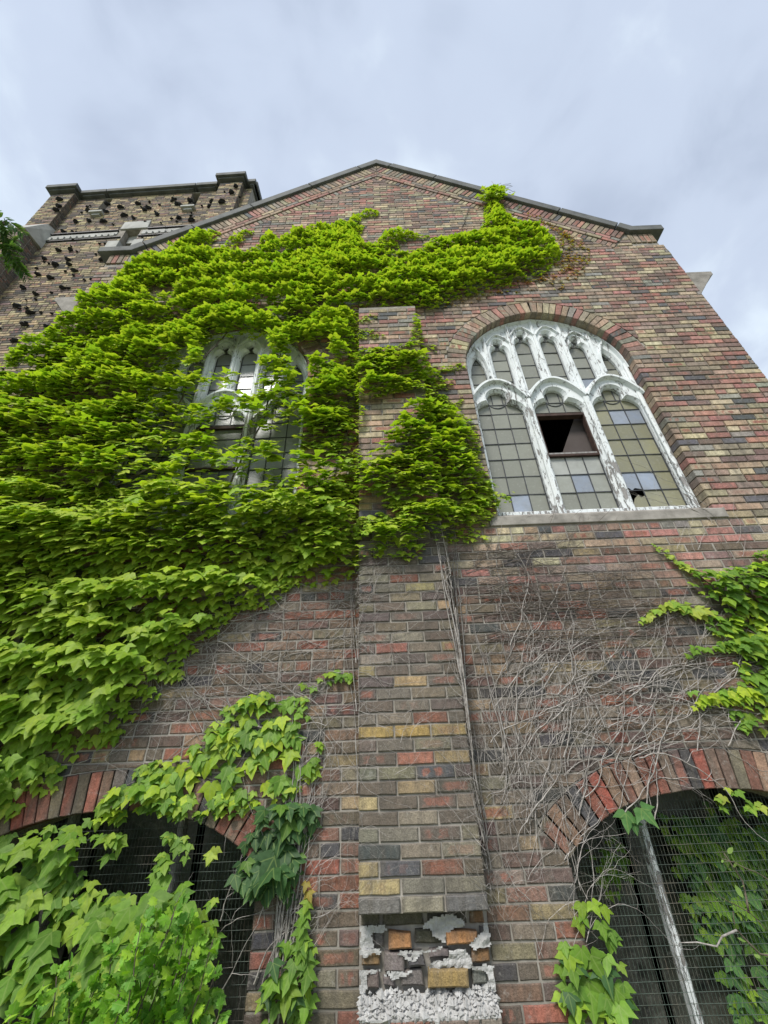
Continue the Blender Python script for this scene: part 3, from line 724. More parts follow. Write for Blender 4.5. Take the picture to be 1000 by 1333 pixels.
    def arch_z(dx):
        zs = np.linspace(4.0, 4.93, 60); ws = np.array([ih(z) for z in zs]); return float(np.interp(-abs(dx), -ws, zs))
    for s_ in (-1, 1):
        mull(c+s_*.2875, 2.30, 3.70, .030, .034); mull(c+s_*.2875, 3.68, arch_z(.2875), .022, .026)
        mull(c+s_*.575, 3.95, arch_z(.575), .020, .022)
        mull(c+s_*.825, 2.30, 4.12, .022, .02, 'jamb_post')
    mull(c, 3.95, arch_z(0), .020, .022)
    # projecting hoods over the three lower lights and the small heads
    def sweep(pts, w, pr, name):
        mb = MB(); a = offset_curve(pts, w); b = offset_curve(pts, -w); m = len(pts)
        V = [(x, YF, z) for x, z in a]+[(x, YF-pr, z) for x, z in offset_curve(pts, w*.4)]+[(x, YF-pr, z) for x, z in offset_curve(pts, -w*.5)]+[(x, YF, z) for x, z in b]
        mb.add(V, [(k*m+i, k*m+i+1, (k+1)*m+i+1, (k+1)*m+i) for k in range(3) for i in range(m-1)]); return put(mb, name, M['paint'])
    for x in LX: sweep([(x+d, elow(d)-.03) for d in np.linspace(-.285, .285, 25)], .026, .045, 'hood_mould')
    for x, zt in zip(UX, UT): sweep([(x+d, zt+.075-.16*(abs(d)/.14)**1.8) for d in np.linspace(-.135, .135, 13)], .013, .024, 'hood_mould')
    sweep(offset_curve(full_arch(INTR, c), -.012), .016, .03, 'rim_mould')
    # outer branches of the tracery
    for s_ in (-1, 1):
        p = [(c+s_*x, z) for x, z in smooth([(.60, 4.0), (.60, 4.2), (.64, 4.36), (.70, 4.50)])]
        sweep(p if s_ == 1 else p, .013, .024, 'hood_mould')
    # glass
    gy = YF+.066
    zr = [2.37, 2.572, 2.766, 2.962, 3.152, 3.342, 3.532]
    lead = MB()
    def bar(x0, z0, x1, z1, w=.0035, y=gy-.003): 
        L = math.hypot(x1-x0, z1-z0); nx, nz = -(z1-z0)/L*w, (x1-x0)/L*w
        lead.prism_y([(x0-nx, z0-nz), (x1-nx, z1-nz), (x1+nx, z1+nz), (x0+nx, z0+nz)], y-.004, y+.004)
    P = lambda *a, **k: None
    def pane(x0, x1, z0, z1, tone):
        o = make_pane(win, x0, x1, z0, z1, gy, tone); o.matrix_parent_inverse = Matrix.Translation((-c, -YF, -2.27)); return o
    for li, x in enumerate(LX):
        cw = .478/3; base = GLASS['grey'] if not right else GLASS[['olive', 'olive', 'yellow'][li]]
        for r_ in range(6):
            if right and li == 1 and r_ >= 3: continue
            for k in range(3):
                t = base
                if right:
                    if li == 0 and (r_, k) == (0, 1): t = GLASS['blue']
                    if li == 1 and r_ == 2: t = GLASS['pale']
                    if li == 1 and (r_, k) == (1, 1): t = GLASS['blue']
                    if li == 1 and (r_, k) in ((1, 0), (1, 2)): t = (.33, .34, .30)
                    if li == 2 and (r_, k) in ((1, 0), (1, 1), (5, 2), (5, 1)): t = GLASS['blue']
                elif random.random() < .3: t = random.choice([GLASS['pale'], (.12, .13, .13), (.17, .18, .18)])
                x0 = x-.239+k*cw
                if right and li == 2 and (r_, k) in ((0, 0), (1, 0)):    # the broken corner: pieces with a jagged gap between
                    if r_ == 0: shp = [(x0, 2.371), (x0+cw, 2.371), (x0+cw, 2.52), (x0+.12, 2.50), (x0+.105, 2.53), (x0+.06, 2.49), (x0+.03, 2.43), (x0, 2.44)]
                    else: shp = [(x0, 2.61), (x0+.05, 2.60), (x0+.07, 2.575), (x0+.10, 2.60), (x0+cw, 2.585), (x0+cw, 2.765), (x0, 2.765)]
                    b = MB(); tri = tessellate_polygon([[Vector((a_, b_, 0)) for a_, b_ in shp]]); b.add([(a_, gy, b_) for a_, b_ in shp], [tuple(q) for q in tri])
                    o = put(b, 'broken_pane', M['glass']); o.color = tuple(t)+(1,); continue
                pane(x0, x0+cw, zr[r_], zr[r_+1], t)
        for k in range(3): pane(x-.239+k*cw, x-.239+(k+1)*cw, 3.532, 3.66, base)
        pane(x-.12, x+.12, 3.66, 3.83, base)
        rr = zr[:4] if (li == 1 and right) else zr
        for z in rr[1:]: bar(x-.237, z, x+.237, z)
        for k in (1, 2):
            xx = x-.239+k*cw
            if li == 1: bar(xx, 2.37, xx, 2.962); bar(xx, 3.50, xx, 3.66)
            else: bar(xx, 2.37, xx, 3.66)
        bar(x-.12, 3.66, x+.12, 3.66)
        ring_p = [(x+.09*math.cos(a), 3.705+.09*math.sin(a)) for a in np.linspace(math.pi, 2*math.pi, 9)]
        for a, b in zip(ring_p[:-1], ring_p[1:]): bar(*a, *b)
        for s2 in (-1, 1): bar(x+s2*.228, 2.385, x+s2*.228, 3.5, .004)
    for x, zt in zip(UX+[c-.70, c+.70], UT+[4.38, 4.38]):
        h = .10; zb = 3.66; nrow = int(round((zt-zb)/.205)); st = (zt-.10-zb)/nrow
        base = GLASS['olive'] if right else GLASS['grey']
        for r_ in range(nrow):
            t = GLASS['blue'] if right and abs(x-(c+.43)) < .01 and r_ == 1 else base
            if r_ >= nrow-1: t = tuple(v*.75 for v in t)
            pane(x-h, x+h, zb+r_*st, zb+(r_+1)*st, t); bar(x-h, zb+(r_+1)*st, x+h, zb+(r_+1)*st, .003)
        pane(x-h, x+h, zt-.10, zt+.02, tuple(v*.55 for v in base))
        bar(x-.08, zt-.10, x, zt-.02, .003); bar(x+.08, zt-.10, x, zt-.02, .003); bar(x, zt-.1, x, zt, .003)
        for s2 in (-1, 1): bar(x+s2*.083, zb, x+s2*.083, zt-.15, .004)
    put(lead, 'lead_came', M['lead'])
    # hopper frame in the middle light
    hb = MB(); f = .013
    hb.box((c-.236, gy-.03, 3.466), (c+.236, gy+.03, 3.496)); hb.box((c-.236, gy-.028, 2.963), (c-.236+f, gy+.028, 3.465)); hb.box((c+.236-f, gy-.028, 2.963), (c+.236, gy+.028, 3.465))
    hb.box((c-.219, gy-.03, 2.963), (c+.219, gy+.03, 2.985))
    put(hb, 'hopper_frame', M['dark_timber'])
    hb = MB(); hb.box((c-.219, gy-.026, 2.986), (c+.219, gy+.12, 3.004)); put(hb, 'hopper_ledge', M['old_timber'])
    # sill
    sb = MB(); x0, x1 = c-.925, c+.925
    prof = [(YW-.012, 2.176), (YW-.012, 2.258), (YW+.0, 2.268), (YF+.0, 2.335), (.34, 2.37), (.34, 2.176)]
    V = [(x0, a, b) for a, b in prof]+[(x1, a, b) for a, b in prof]; n = len(prof)
    sb.add(V, [tuple(range(n)), tuple(range(n, 2*n))[::-1]]+[(i, (i+1) % n, (i+1) % n+n, i+n) for i in range(n)])
    put(sb, 'sill', M['sill_stone'], bevel=.005)
big_window(WX[0], True); big_window(WX[1], False)

# ------------------------------------------------------------------ basement windows
def base_window(c, right):
    win = bpy.data.objects.new('basement_window', None); C.objects.link(win); win.parent = church; win.location = (c-CX, .03, .2)
    win['label'] = 'low arched basement window behind rusty wire mesh, weathered post inside' if right else 'low arched basement window behind mesh and ivy'
    inv = Matrix.Translation((-c, -.31, .75))
    def put(mb, name, mat, kind=None):
        me = mesh_from(name, mb.V, mb.F, mat); o = bpy.data.objects.new(name, me); C.objects.link(o); o.parent = win; o.matrix_parent_inverse = inv
        if kind: o['kind'] = kind
        return o
    hb = half_width(BINTR, -.006)
    ys = .175
    wires = MB()
    x = -.85
    while x < .85:
        zt = float(np.interp(-abs(x), [-.86, -.8, -.58, -.3, 0], [.165, .222, .353, .424, .446]))-.004
        n = 12; zz = np.linspace(-.85, zt, n); ph = random.uniform(0, 6)
        wires.tube([(c+x+.0015*math.sin(ph+z*9)+random.uniform(-.0006, .0006), ys+.004*math.sin(x*7+z*5), z) for z in zz], .0013, 3, cap=False); x += .0195+random.uniform(-.0008, .0008)
    z = -.84; k = 0
    while z < .43:
        h = .85 if z < .17 else hb(z)
        if h > .03:
            n = 14; wires.tube([(c+q, ys-.003+.004*math.sin(q*7+z*5), z+.002*math.sin(q*5+k)) for q in np.linspace(-h, h, n)], .0012, 3, cap=False)
        z += .0385; k += 1
    put(wires, 'wire_mesh', M['wire'], 'stuff')
    def post(x0, x1, w, name='window_post'):
        mb = MB(); n = 40; V = []; Fc = []
        for i in range(n+1):
            f = i/n; x = x0+(x1-x0)*f; z = .43-1.3*f; j = random.uniform(-.004, .004)
            V += [(x-w+j, .30, z), (x+w*.2+j, .285, z), (x+w+j, .30, z), (x+w, .36, z), (x-w, .36, z)]
            if i: b = (i-1)*5; Fc += [(b+k_, b+(k_+1) % 5, b+5+(k_+1) % 5, b+5+k_) for k_ in range(5)]
        mb.add(V, Fc); return put(mb, name, M['paint'] if right else M['old_timber'])
    post(c-.338, c-.342, .017)
    if not right:
        post(c+.33, c+.33, .017); mb = MB(); mb.box((c-.87, .32, -.32), (c-.36, .35, -.29)); mb.box((c-.31, .32, -.32), (c+.30, .35, -.29)); put(mb, 'window_rail', M['old_timber'])
    for k, (a, b) in enumerate(((-.86, -.36), (-.32, .305), (.355, .86))):
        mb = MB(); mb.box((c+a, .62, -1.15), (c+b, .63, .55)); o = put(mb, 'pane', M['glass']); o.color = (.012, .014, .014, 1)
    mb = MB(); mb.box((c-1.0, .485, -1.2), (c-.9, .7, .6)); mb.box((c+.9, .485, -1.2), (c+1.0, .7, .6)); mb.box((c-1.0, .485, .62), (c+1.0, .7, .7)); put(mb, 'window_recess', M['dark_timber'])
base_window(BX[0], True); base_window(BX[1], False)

# ------------------------------------------------------------------ central pier
PW = .6275
pm = MB(); pm.box((.006, .009, .003), (PW-.006, YW+.05, 4.93)); pm.box((.006, .009, -1.2), (PW-.006, YW+.05, -.345)); pm.box((-.004, YW+.02, -.345), (PW+.004, YW+.06, .003))
pm.prism_y([(0.0, 4.94), (PW, 4.94), (PW, 5.0), (0, 5.0)], .02, YW)
pier = pm.obj('pier', M['mortar'], church)
pf = BrickField((0, 0, 0), (1, 0, 0), (0, 0, 1), (0, -1, 0))
PALV = PAL_PIER
SPEC = {0: [(.19, .18, .165, .2), (.30, .27, .20, .2), (.15, .145, .14, .2)], 11: [(.42, .30, .115, .2), (.42, .29, .11, .2), (.33, .25, .12, .6)]}
for i in list(range(-17, -5))+list(range(0, 73)):
    pal = PAL_PIER if i < 34+random.randint(-3, 3) else PAL_UP_HAZE
    if i in SPEC:
        for k in range(3):
            a, b = k*(PW+J)/3, (k+1)*(PW+J)/3-J; o_ = .0
            pf.add([(a+.001, i*HC+J/2), (b-.001, i*HC+J/2), (b-.001, (i+1)*HC-J/2), (a+.001, (i+1)*HC-J/2)], list(SPEC[i][k]), .006 if i == 0 else 0, bev=.005, depth=.09)
    else:
        lay(pf, i, (0, 0), (PW, PW), pal, i % 7 == 5 and False, 0 if i % 2 else BL/2, True, True)
ps = BrickField((PW, 0, 0), (0, 1, 0), (0, 0, 1), (1, 0, 0)); pl = BrickField((0, YW, 0), (0, -1, 0), (0, 0, 1), (-1, 0, 0))
# cheeks of the pier show the brick ends
build_bricks([pf], pier, 300)
# --- broken patch: bricks set back, torn mortar, rubble ledge
rec = MB()
rng = random.Random(3)
recess = []
HCr = HC
def rb(x0, x1, r_, col, y=.098, dz0=0., dz1=0., sk=0.):
    z0 = -(r_+1)*HCr+.006+dz0; z1 = -r_*HCr-.005+dz1
    fld = BrickField((0, y, 0), (1, 0, 0), (0, 0, 1), (0, -1, 0))
    fld.add([(x0+rng.uniform(0, .006), z0+rng.uniform(0, .006)), (x1-rng.uniform(0, .006), z0+rng.uniform(-.004, .006)), (x1-rng.uniform(0, .01)+sk, z1-rng.uniform(0, .008)), (x0+rng.uniform(0, .01)+sk, z1-rng.uniform(0, .006))], list(col)+[.2], 0, bev=.007, depth=.04); recess.append(fld)
olive = (.105, .098, .068); gry = (.13, .12, .115); orng = (.50, .25, .11); brn = (.20, .115, .06); mauve = (.22, .185, .18)
rb(.005, .10, 0, olive); rb(.11, .32, 0, olive); rb(.33, .53, 0, (.08, .075, .06), .10); rb(.54, .62, 0, brn)
rb(.005, .04, 1, (.20, .12, .10)); rb(.065, .12, 1, gry, .095); rb(.135, .255, 1, orng, .07, -.012, 0); rb(.262, .41, 1, olive, .095); rb(.415, .57, 1, orng, .068, 0, -.004); rb(.58, .62, 1, gry)
rb(.005, .10, 2, (.24, .15, .07), .085); rb(.115, .215, 2, mauve, .075, -.016, 0); rb(.225, .315, 2, (.10, .095, .10), .07, 0, 0, -.012); rb(.325, .43, 2, mauve, .09, .02, 0); rb(.53, .62, 2, (.26, .14, .06), .08, .004, -.004)
rb(.03, .095, 3, (.20, .155, .14), .08); rb(.105, .165, 3, mauve, .09, 0, -.02); rb(.19, .30, 3, (.18, .16, .15), .085); rb(.315, .51, 3, (.36, .25, .10), .06, 0, .004); rb(.525, .60, 3, (.16, .17, .15), .085)
build_bricks(recess, pier, 300, name='exposed_brick')
from mathutils import noise as mn
def mortar_patch(poly, y, amp, seed, step=.007):
    xs = [p[0] for p in poly]; zs = [p[1] for p in poly]; nx = int((max(xs)-min(xs))/step)+2; nz = int((max(zs)-min(zs))/step)+2
    mb = MB(); idx = {}; V = []; Fc = []
    pts = np.array([(min(xs)+i*step, min(zs)+j*step) for i in range(nx) for j in range(nz)])
    w = pts+np.array([(mn.noise(Vector((x*40, z*40, seed)))*.010, mn.noise(Vector((x*40, z*40, seed+9)))*.010) for x, z in pts])
    ins_ = in_poly(w[:, 0], w[:, 1], poly)
    for n_, (x, z) in enumerate(pts):
        h = mn.fractal(Vector((x*30, z*30, seed)), 1, 2, 4)*amp+mn.noise(Vector((x*12, z*12, seed)))*amp
        V.append((x+mn.noise(Vector((x*60, 1, z*60)))*.004, y-h, z+mn.noise(Vector((x*60, 5, z*60)))*.004))
    for i in range(nx-1):
        for j in range(nz-1):
            q = [i*nz+j, (i+1)*nz+j, (i+1)*nz+j+1, i*nz+j+1]
            if sum(ins_[k] for k in q) >= 3: Fc.append(tuple(q))
    mb.add(V, Fc); return mb.obj('torn_mortar', M['fresh_mortar'], pier)
Z = lambda r_: -r_*HCr
mortar_patch([(0, Z(.75)), (.12, Z(.7)), (.135, Z(1.1)), (.06, Z(1.3)), (.075, Z(2.0)), (.03, Z(2.05)), (0, Z(2.1))], .082, .006, 1)
mortar_patch([(.31, Z(.75)), (.38, Z(.35)), (.46, Z(.3)), (.52, Z(.75)), (.50, Z(1.05)), (.43, Z(1.15)), (.415, Z(1.85)), (.36, Z(1.5)), (.35, Z(1.15)), (.31, Z(1.0))], .075, .010, 2)
mortar_patch([(.0, Z(1.95)), (.09, Z(1.92)), (.11, Z(2.15)), (.02, Z(2.35)), (0, Z(2.3))], .075, .006, 3)
mortar_patch([(.15, Z(2.05)), (.25, Z(2.1)), (.40, Z(1.85)), (.41, Z(2.0)), (.30, Z(2.3)), (.24, Z(2.7)), (.20, Z(2.25)), (.13, Z(2.2))], .068, .006, 4)
mortar_patch([(.32, Z(3.0)), (.34, Z(2.65)), (.42, Z(2.5)), (.43, Z(2.0)), (.50, Z(2.0)), (.53, Z(2.5)), (.53, Z(3.05)), (.34, Z(3.15))], .074, .012, 5)
mortar_patch([(.52, Z(1.8)), (.60, Z(1.3)), (.605, Z(.75)), (.63, Z(.7)), (.632, Z(2.05)), (.55, Z(2.15))], .070, .010, 6)
mortar_patch([(.0, Z(2.95)), (.10, Z(2.92)), (.11, Z(3.1)), (.04, Z(3.2)), (.03, Z(4.1)), (.0, Z(4.1))], .075, .007, 7)
mortar_patch([(.52, Z(2.95)), (.63, Z(2.9)), (.632, Z(4.2)), (.60, Z(4.1)), (.59, Z(3.2)), (.52, Z(3.2))], .072, .007, 8)
mortar_patch([(.10, Z(3.15)), (.17, Z(3.05)), (.28, Z(3.1)), (.20, Z(3.4)), (.18, Z(3.6))], .075, .006, 9)
# rubble on the ledge
lb = MB(); rng = random.Random(11)
for k in range(620):
    x = rng.uniform(0, .63); y = rng.uniform(.0, .10); s_ = rng.uniform(.005, .014)*(1.8 if rng.random() < .1 else 1); z = -.34+(y/.10)*.055+rng.uniform(-.004, .012)
    vs = [Vector((rng.gauss(0, 1), rng.gauss(0, 1), rng.gauss(0, 1))).normalized()*s_*rng.uniform(.7, 1.2) for _ in range(6)]
    ax = [Vector((1, 0, 0)), Vector((-1, 0, 0)), Vector((0, 1, 0)), Vector((0, -1, 0)), Vector((0, 0, 1)), Vector((0, 0, -1))]
    vs = [(a*s_*rng.uniform(.6, 1.2)+v*.35) for a, v in zip(ax, vs)]
    lb.add([(x+v.x, y+v.y, z+v.z) for v in vs], [(0, 2, 4), (2, 1, 4), (1, 3, 4), (3, 0, 4), (2, 0, 5), (1, 2, 5), (3, 1, 5), (0, 3, 5)])
lb.prism_y([(0.002, -.344), (PW-.002, -.344), (PW-.002, -.336), (0.002, -.336)], .004, .10)
lb.add([(0.002, .004, -.338), (PW-.002, .004, -.338), (PW-.002, .10, -.29), (.002, .10, -.29)], [(0, 1, 2, 3)])
tag(lb.obj('mortar_rubble', M['fresh_mortar'], pier), kind='stuff')

# ================================================================== TOWER
tower = thing('brick_tower', 'square dark-flecked brick tower behind the gable, with slits and a pale stone lintel', 'tower', (-5, 1.5, -.95))
tower.rotation_euler = (0, 0, R(-1.3))
TYL, TX0, TX1, TTOP = 1.5, -7.3, -2.62, 12.28
def tput(mb, name, mat, bevel=0, kind=None):
    o = mb.obj(name, mat, tower, bevel=bevel)
    if kind: o['kind'] = kind
    return o
V, Fc = plate_with_holes([(TX0, -1), (TX1, -1), (TX1, TTOP), (TX0, TTOP)], [[(-5.13, 7.5), (-4.79, 7.5), (-4.79, 10.60), (-5.13, 10.60)], [(-6.12, 11.44), (-5.93, 11.44), (-5.93, 12.24), (-6.12, 12.24)], [(-4.02, 11.40), (-3.83, 11.40), (-3.83, 12.24), (-4.02, 12.24)]], TYL+.009, TYL+.3)
mb = MB(); mb.add(V, Fc); mb.box((TX0, TYL+.301, -1), (TX0+.3, 6.0, TTOP)); mb.box((TX1-.3, TYL+.301, -1), (TX1, 6.0, TTOP)); mb.box((TX0+.31, 5.7, -1), (TX1-.31, 6, TTOP)); mb.box((TX0+.31, TYL+.9, 8), (TX1-.31, TYL+.95, 12.27))
twall = tput(mb, 'tower_wall', M['mortar'])
tf = BrickField((0, TYL, 0), (1, 0, 0), (0, 0, 1), (0, -1, 0))
def tower_course(i, field, x0, x1, blocks, proud=0.):
    cur = x0
    for a, b in sorted(blocks): 
        if b <= x0 or a >= x1: continue
        lay(field, i, (cur, cur), (a, a), PAL_TOWER, random.random() < .2, random.choice([0, BL/2, BL/4]), True, True, proud); cur = b
    lay(field, i, (cur, cur), (x1, x1), PAL_TOWER, random.random() < .2, random.choice([0, BL/2, BL/4]), True, True, proud)
for i in range(72, int(TTOP/HC)):
    z = (i+.5)*HC; bl = []
    if 10.24 < z < 10.60: continue
    if z < 10.24: bl.append((-5.13, -4.79))
    if 9.86 < z < 10.13: bl = [(-5.35, -4.60)]
    if 10.6 < z < 10.9: bl = [(-5.26, -4.64)]
    if z > 11.44: bl += [(-6.12, -5.93)]
    if z > 11.40: bl += [(-4.02, -3.83)]
    tower_course(i, tf, TX0, TX1, bl)
build_bricks([tf], twall, 120)
# pilasters
def pilaster(x0, x1, yf, z0, z1, name):
    mb = MB(); mb.box((x0+.006, yf+.009, z0), (x1-.006, TYL+.02, z1)); o = tput(mb, name, M['mortar'])
    f = BrickField((0, yf, 0), (1, 0, 0), (0, 0, 1), (0, -1, 0)); g_ = BrickField((x1, 0, 0), (0, 1, 0), (0, 0, 1), (1, 0, 0))
    for i in range(int(z0/HC)+1, int(z1/HC)):
        lay(f, i, (x0, x0), (x1, x1), PAL_TOWER, False, 0 if i % 2 else BL/2)
        lay(g_, i, (yf+.001, yf+.001), (TYL, TYL), [((.16, .13, .10), 1), ((.11, .095, .08), 1)], i % 2 == 0, .03)  # side face gets darker bricks: its shade is put into their colour
    build_bricks([f, g_], o, 60); return o
pilaster(-7.32, -6.77, 1.36, 10.75, TTOP, 'pilaster'); pilaster(-3.33, -2.80, 1.36, 9.0, TTOP, 'pilaster')
pilaster(-8.0, -6.80, 1.14, 4.8, 10.02, 'buttress')
mb = MB(); mb.add([(-7.32, 1.10, 10.02), (-6.78, 1.10, 10.02), (-6.74, 1.50, 10.02), (-7.32, 1.50, 10.02), (-7.32, 1.36, 10.78), (-6.79, 1.36, 10.78), (-6.74, 1.50, 10.78), (-7.32, 1.5, 10.78)],
    [(0, 1, 5, 4), (1, 2, 6, 5), (0, 3, 2, 1), (4, 5, 6, 7), (3, 0, 4, 7)]); tput(mb, 'buttress_weathering', M['dressed_stone'])
mb = MB(); mb.box((-8.05, 1.08, 10.03), (-7.33, 1.6, 10.13)); tput(mb, 'buttress_cap', M['slate_coping'])
# stones
mb = MB(); mb.prism_y([(-5.25, 10.61), (-5.11, 10.61), (-4.81, 10.61), (-4.65, 10.61), (-4.66, 10.93), (-5.24, 10.93)], TYL-.02, TYL+.28); tput(mb, 'lintel_stone', M['dressed_stone'], bevel=.01)
mb = MB(); mb.box((-5.12, TYL+.13, 10.30), (-4.80, TYL+.29, 10.60)); tput(mb, 'opening_head', M['dressed_stone'], bevel=.006)
for a, b in ((-5.36, -5.11), (-4.81, -4.60)):
    mb = MB(); mb.box((a, TYL-.015, 9.85), (b, TYL+.2, 10.13)); tput(mb, 'quoin_stone', M['dressed_stone'], bevel=.01)
for a, b, z in ((-6.17, -5.87, 11.37), (-4.08, -3.77, 11.33)):
    mb = MB(); mb.box((a, TYL-.09, z), (b, TYL+.1, z+.065)); mb.box((a+.06, TYL-.05, z-.06), (b-.06, TYL+.05, z-.001)); tput(mb, 'slit_sill', M['dressed_stone'], bevel=.006)
# dentil course
mb = MB(); mb.box((-6.76, TYL-.03, 10.55), (-5.27, TYL+.02, 10.585)); mb.box((-4.63, TYL-.03, 10.55), (-3.34, TYL+.02, 10.585)); mb.box((-6.79, TYL-.02, 10.27), (-5.15, TYL+.02, 10.30)); mb.box((-4.77, TYL-.02, 10.27), (-3.34, TYL+.02, 10.30))
tput(mb, 'string_course', M['clinker'])
dm = mesh_from('dentil', (b_ := MB()).box((-.043, -.03, -.0), (.043, .05, .105)).V, b_.F, M['dressed_stone'])
dm2 = mesh_from('string_band', (b_ := MB()).box((-.067, -.008, .1055), (.067, .05, .20)).V, b_.F, M['dressed_stone'])
x = -6.70
while x < -3.36:
    if not -5.22 < x < -4.70:
        for me, nm in ((dm, 'dentil'), (dm2, 'frieze_stone')):
            o = bpy.data.objects.new(nm, me); C.objects.link(o); attach(o, tower); o.matrix_basis = Matrix.Translation((x, TYL, 10.315))
    x += .136
# coping
def tcap(x0, x1, yf, z0, h=.13, name='coping_stone'):
    mb = MB(); mb.box((x0, yf, z0), (x1, TYL+.35, z0+h)); mb.box((x0+.05, yf+.05, z0-.05), (x1-.05, TYL+.3, z0-.001)); tput(mb, name, M['slate_coping'], bevel=.01)
tcap(-7.43, -6.70, 1.24, TTOP+.08); tcap(-3.42, -2.72, 1.24, TTOP+.10)
tcap(-6.69, -6.07, 1.38, TTOP+.05); tcap(-6.055, -3.945, 1.38, TTOP+.05); tcap(-3.93, -3.43, 1.38, TTOP+.05); tcap(-2.71, -2.52, 1.38, TTOP+.05)
mb = MB(); mb.box((TX0+.3, 1.9, TTOP-.1), (TX1-.3, 5.6, TTOP)); tput(mb, 'tower_roof', M['roof_slate'])
mb = MB(); mb.box((-2.62, TYL-.05, TTOP+.05), (-2.5, 6, TTOP+.2)); tput(mb, 'coping_stone', M['slate_coping'])
# burnt clinker bricks standing proud of the face
rng = random.Random(5); CK = []
for v in range(6):
    vs = []
    import_pts = [(math.cos(a)*math.cos(e), math.sin(e), math.sin(a)*math.cos(e)) for e in (-.9, 0, .9) for a in np.linspace(0, 2*math.pi, 9)[:-1]]
    vs = [(x*.085*rng.uniform(.6, 1.3), y*.045*rng.uniform(.6, 1.3), z*.030*rng.uniform(.5, 1.5)) for x, y, z in import_pts]+[(0, -.06, 0), (0, .06, 0)]
    fc = [(r_*8+k, r_*8+(k+1) % 8, (r_+1)*8+(k+1) % 8, (r_+1)*8+k) for r_ in range(2) for k in range(8)]+[((k+1) % 8, k, 24) for k in range(8)]+[(16+k, 16+(k+1) % 8, 25) for k in range(8)]
    me = mesh_from('clinker_brick', vs, fc, M['clinker']); CK.append(me)
spots = [(-7.12, 12.0), (-7.0, 11.65), (-6.98, 11.45), (-6.45, 11.72), (-6.1, 12.0), (-5.72, 11.78), (-6.55, 11.2), (-6.25, 11.2), (-5.35, 11.9), (-5.05, 11.65), (-5.9, 11.12), (-4.4, 11.75), (-4.3, 11.68), (-4.15, 11.9), (-4.55, 12.0), (-4.75, 11.3), (-5.25, 11.2),
         (-5.1, 11.55), (-3.6, 11.75), (-3.1, 11.75), (-3.05, 12.05), (-3.25, 11.3), (-3.6, 11.5), (-6.45, 9.95), (-6.2, 9.95), (-6.62, 9.65), (-6.1, 9.55), (-5.5, 9.75), (-6.3, 9.4), (-6.0, 9.35), (-5.35, 9.45), (-6.5, 9.05), (-6.2, 8.9), (-5.8, 9.1), (-6.6, 8.6),
         (-6.25, 8.35), (-5.8, 8.5), (-6.45, 8.0), (-6.1, 7.75), (-6.5, 7.35), (-6.05, 7.4), (-6.55, 6.9), (-6.0, 6.95), (-5.8, 6.6), (-6.5, 6.3), (-6.1, 6.2), (-5.6, 7.3), (-6.75, 7.1), (-5.55, 8.0), (-5.3, 8.7), (-3.9, 10.9), (-4.2, 11.05), (-6.0, 11.6), (-3.45, 10.9), (-5.5, 11.35), (-6.65, 10.75)]
for k in range(160): spots.append((rng.uniform(-6.7, -2.7), rng.uniform(6, 12.1)))
for k, (x, z) in enumerate(spots):
    o = bpy.data.objects.new('clinker_brick', rng.choice(CK)); C.objects.link(o); attach(o, tower)
    y = 1.33 if (x < -6.78 and z > 10.8) or (-3.33 < x < -2.8) else TYL-.02
    big = 1.0 if k < 56 else .42
    o.matrix_basis = Matrix.Translation((x+.15, y, z-.1))@Matrix.Rotation(rng.uniform(-.15, .15), 4, 'Y')@Matrix.Diagonal((rng.uniform(.7, 1.3)*big, big, rng.uniform(.7, 1.1)*big, 1))

# ================================================================== LEAVES
def outline_mesh(half, center, fold=.22, curl=.14, name='leaf'):
    pts = half+[(-x, y) for x, y in reversed(half[1:-1])]
    V = [(x, y, -abs(x)*fold-curl*max(0, y-.35)**2+(.02 if i % 2 else 0)) for i, (x, y) in enumerate(pts)]+[(center[0], center[1], 0)]
    n = len(pts); Fc = [(i, (i+1) % n, n) for i in range(n)]
    return np.array(V, dtype=float), Fc
LV = {}
IVY_HALF = [(0, .08), (.13, -.08), (.32, -.08), (.42, .05), (.50, .20), (.70, .40), (.44, .38), (.26, .44), (.23, .62), (.14, .78), (0, 1.05)]
LV['ivy'] = outline_mesh(IVY_HALF, (0, .32))
LV['ivy2'] = outline_mesh([(0, .03), (.16, -.05), (.38, .0), (.48, .2), (.56, .38), (.36, .44), (.27, .62), (.12, .84), (0, .96)], (0, .34), .30, .3)
LV['ivy3'] = outline_mesh([(0, .06), (.12, -.09), (.30, -.10), (.47, .06), (.56, .20), (.78, .42), (.52, .46), (.34, .46), (.30, .66), (.20, .80), (0, 1.1)], (0, .30), .15, .35)
LV['ivys'] = outline_mesh([(0, .03), (.22, -.04), (.45, .1), (.58, .42), (.32, .46), (.2, .75), (0, 1.0)], (0, .34), .25)
LV['oval'] = outline_mesh([(0, 0), (.14, .10), (.24, .32), (.25, .55), (.16, .80), (0, 1.0)], (0, .45), .25, .2)
LV['lobed'] = outline_mesh([(0, 0), (.08, .12), (.24, .14), (.34, .28), (.22, .32), (.36, .46), (.42, .60), (.26, .62), (.28, .80), (.14, .84), (0, 1.0)], (0, .45), .25, .1)
LV['leaflet'] = outline_mesh([(0, 0), (.12, .12), (.17, .4), (.10, .75), (0, 1.0)], (0, .4), .3, .3)
for k_, (V_, F_) in LV.items():
    V_[:, :2] += 0
LEAF_ME = {}
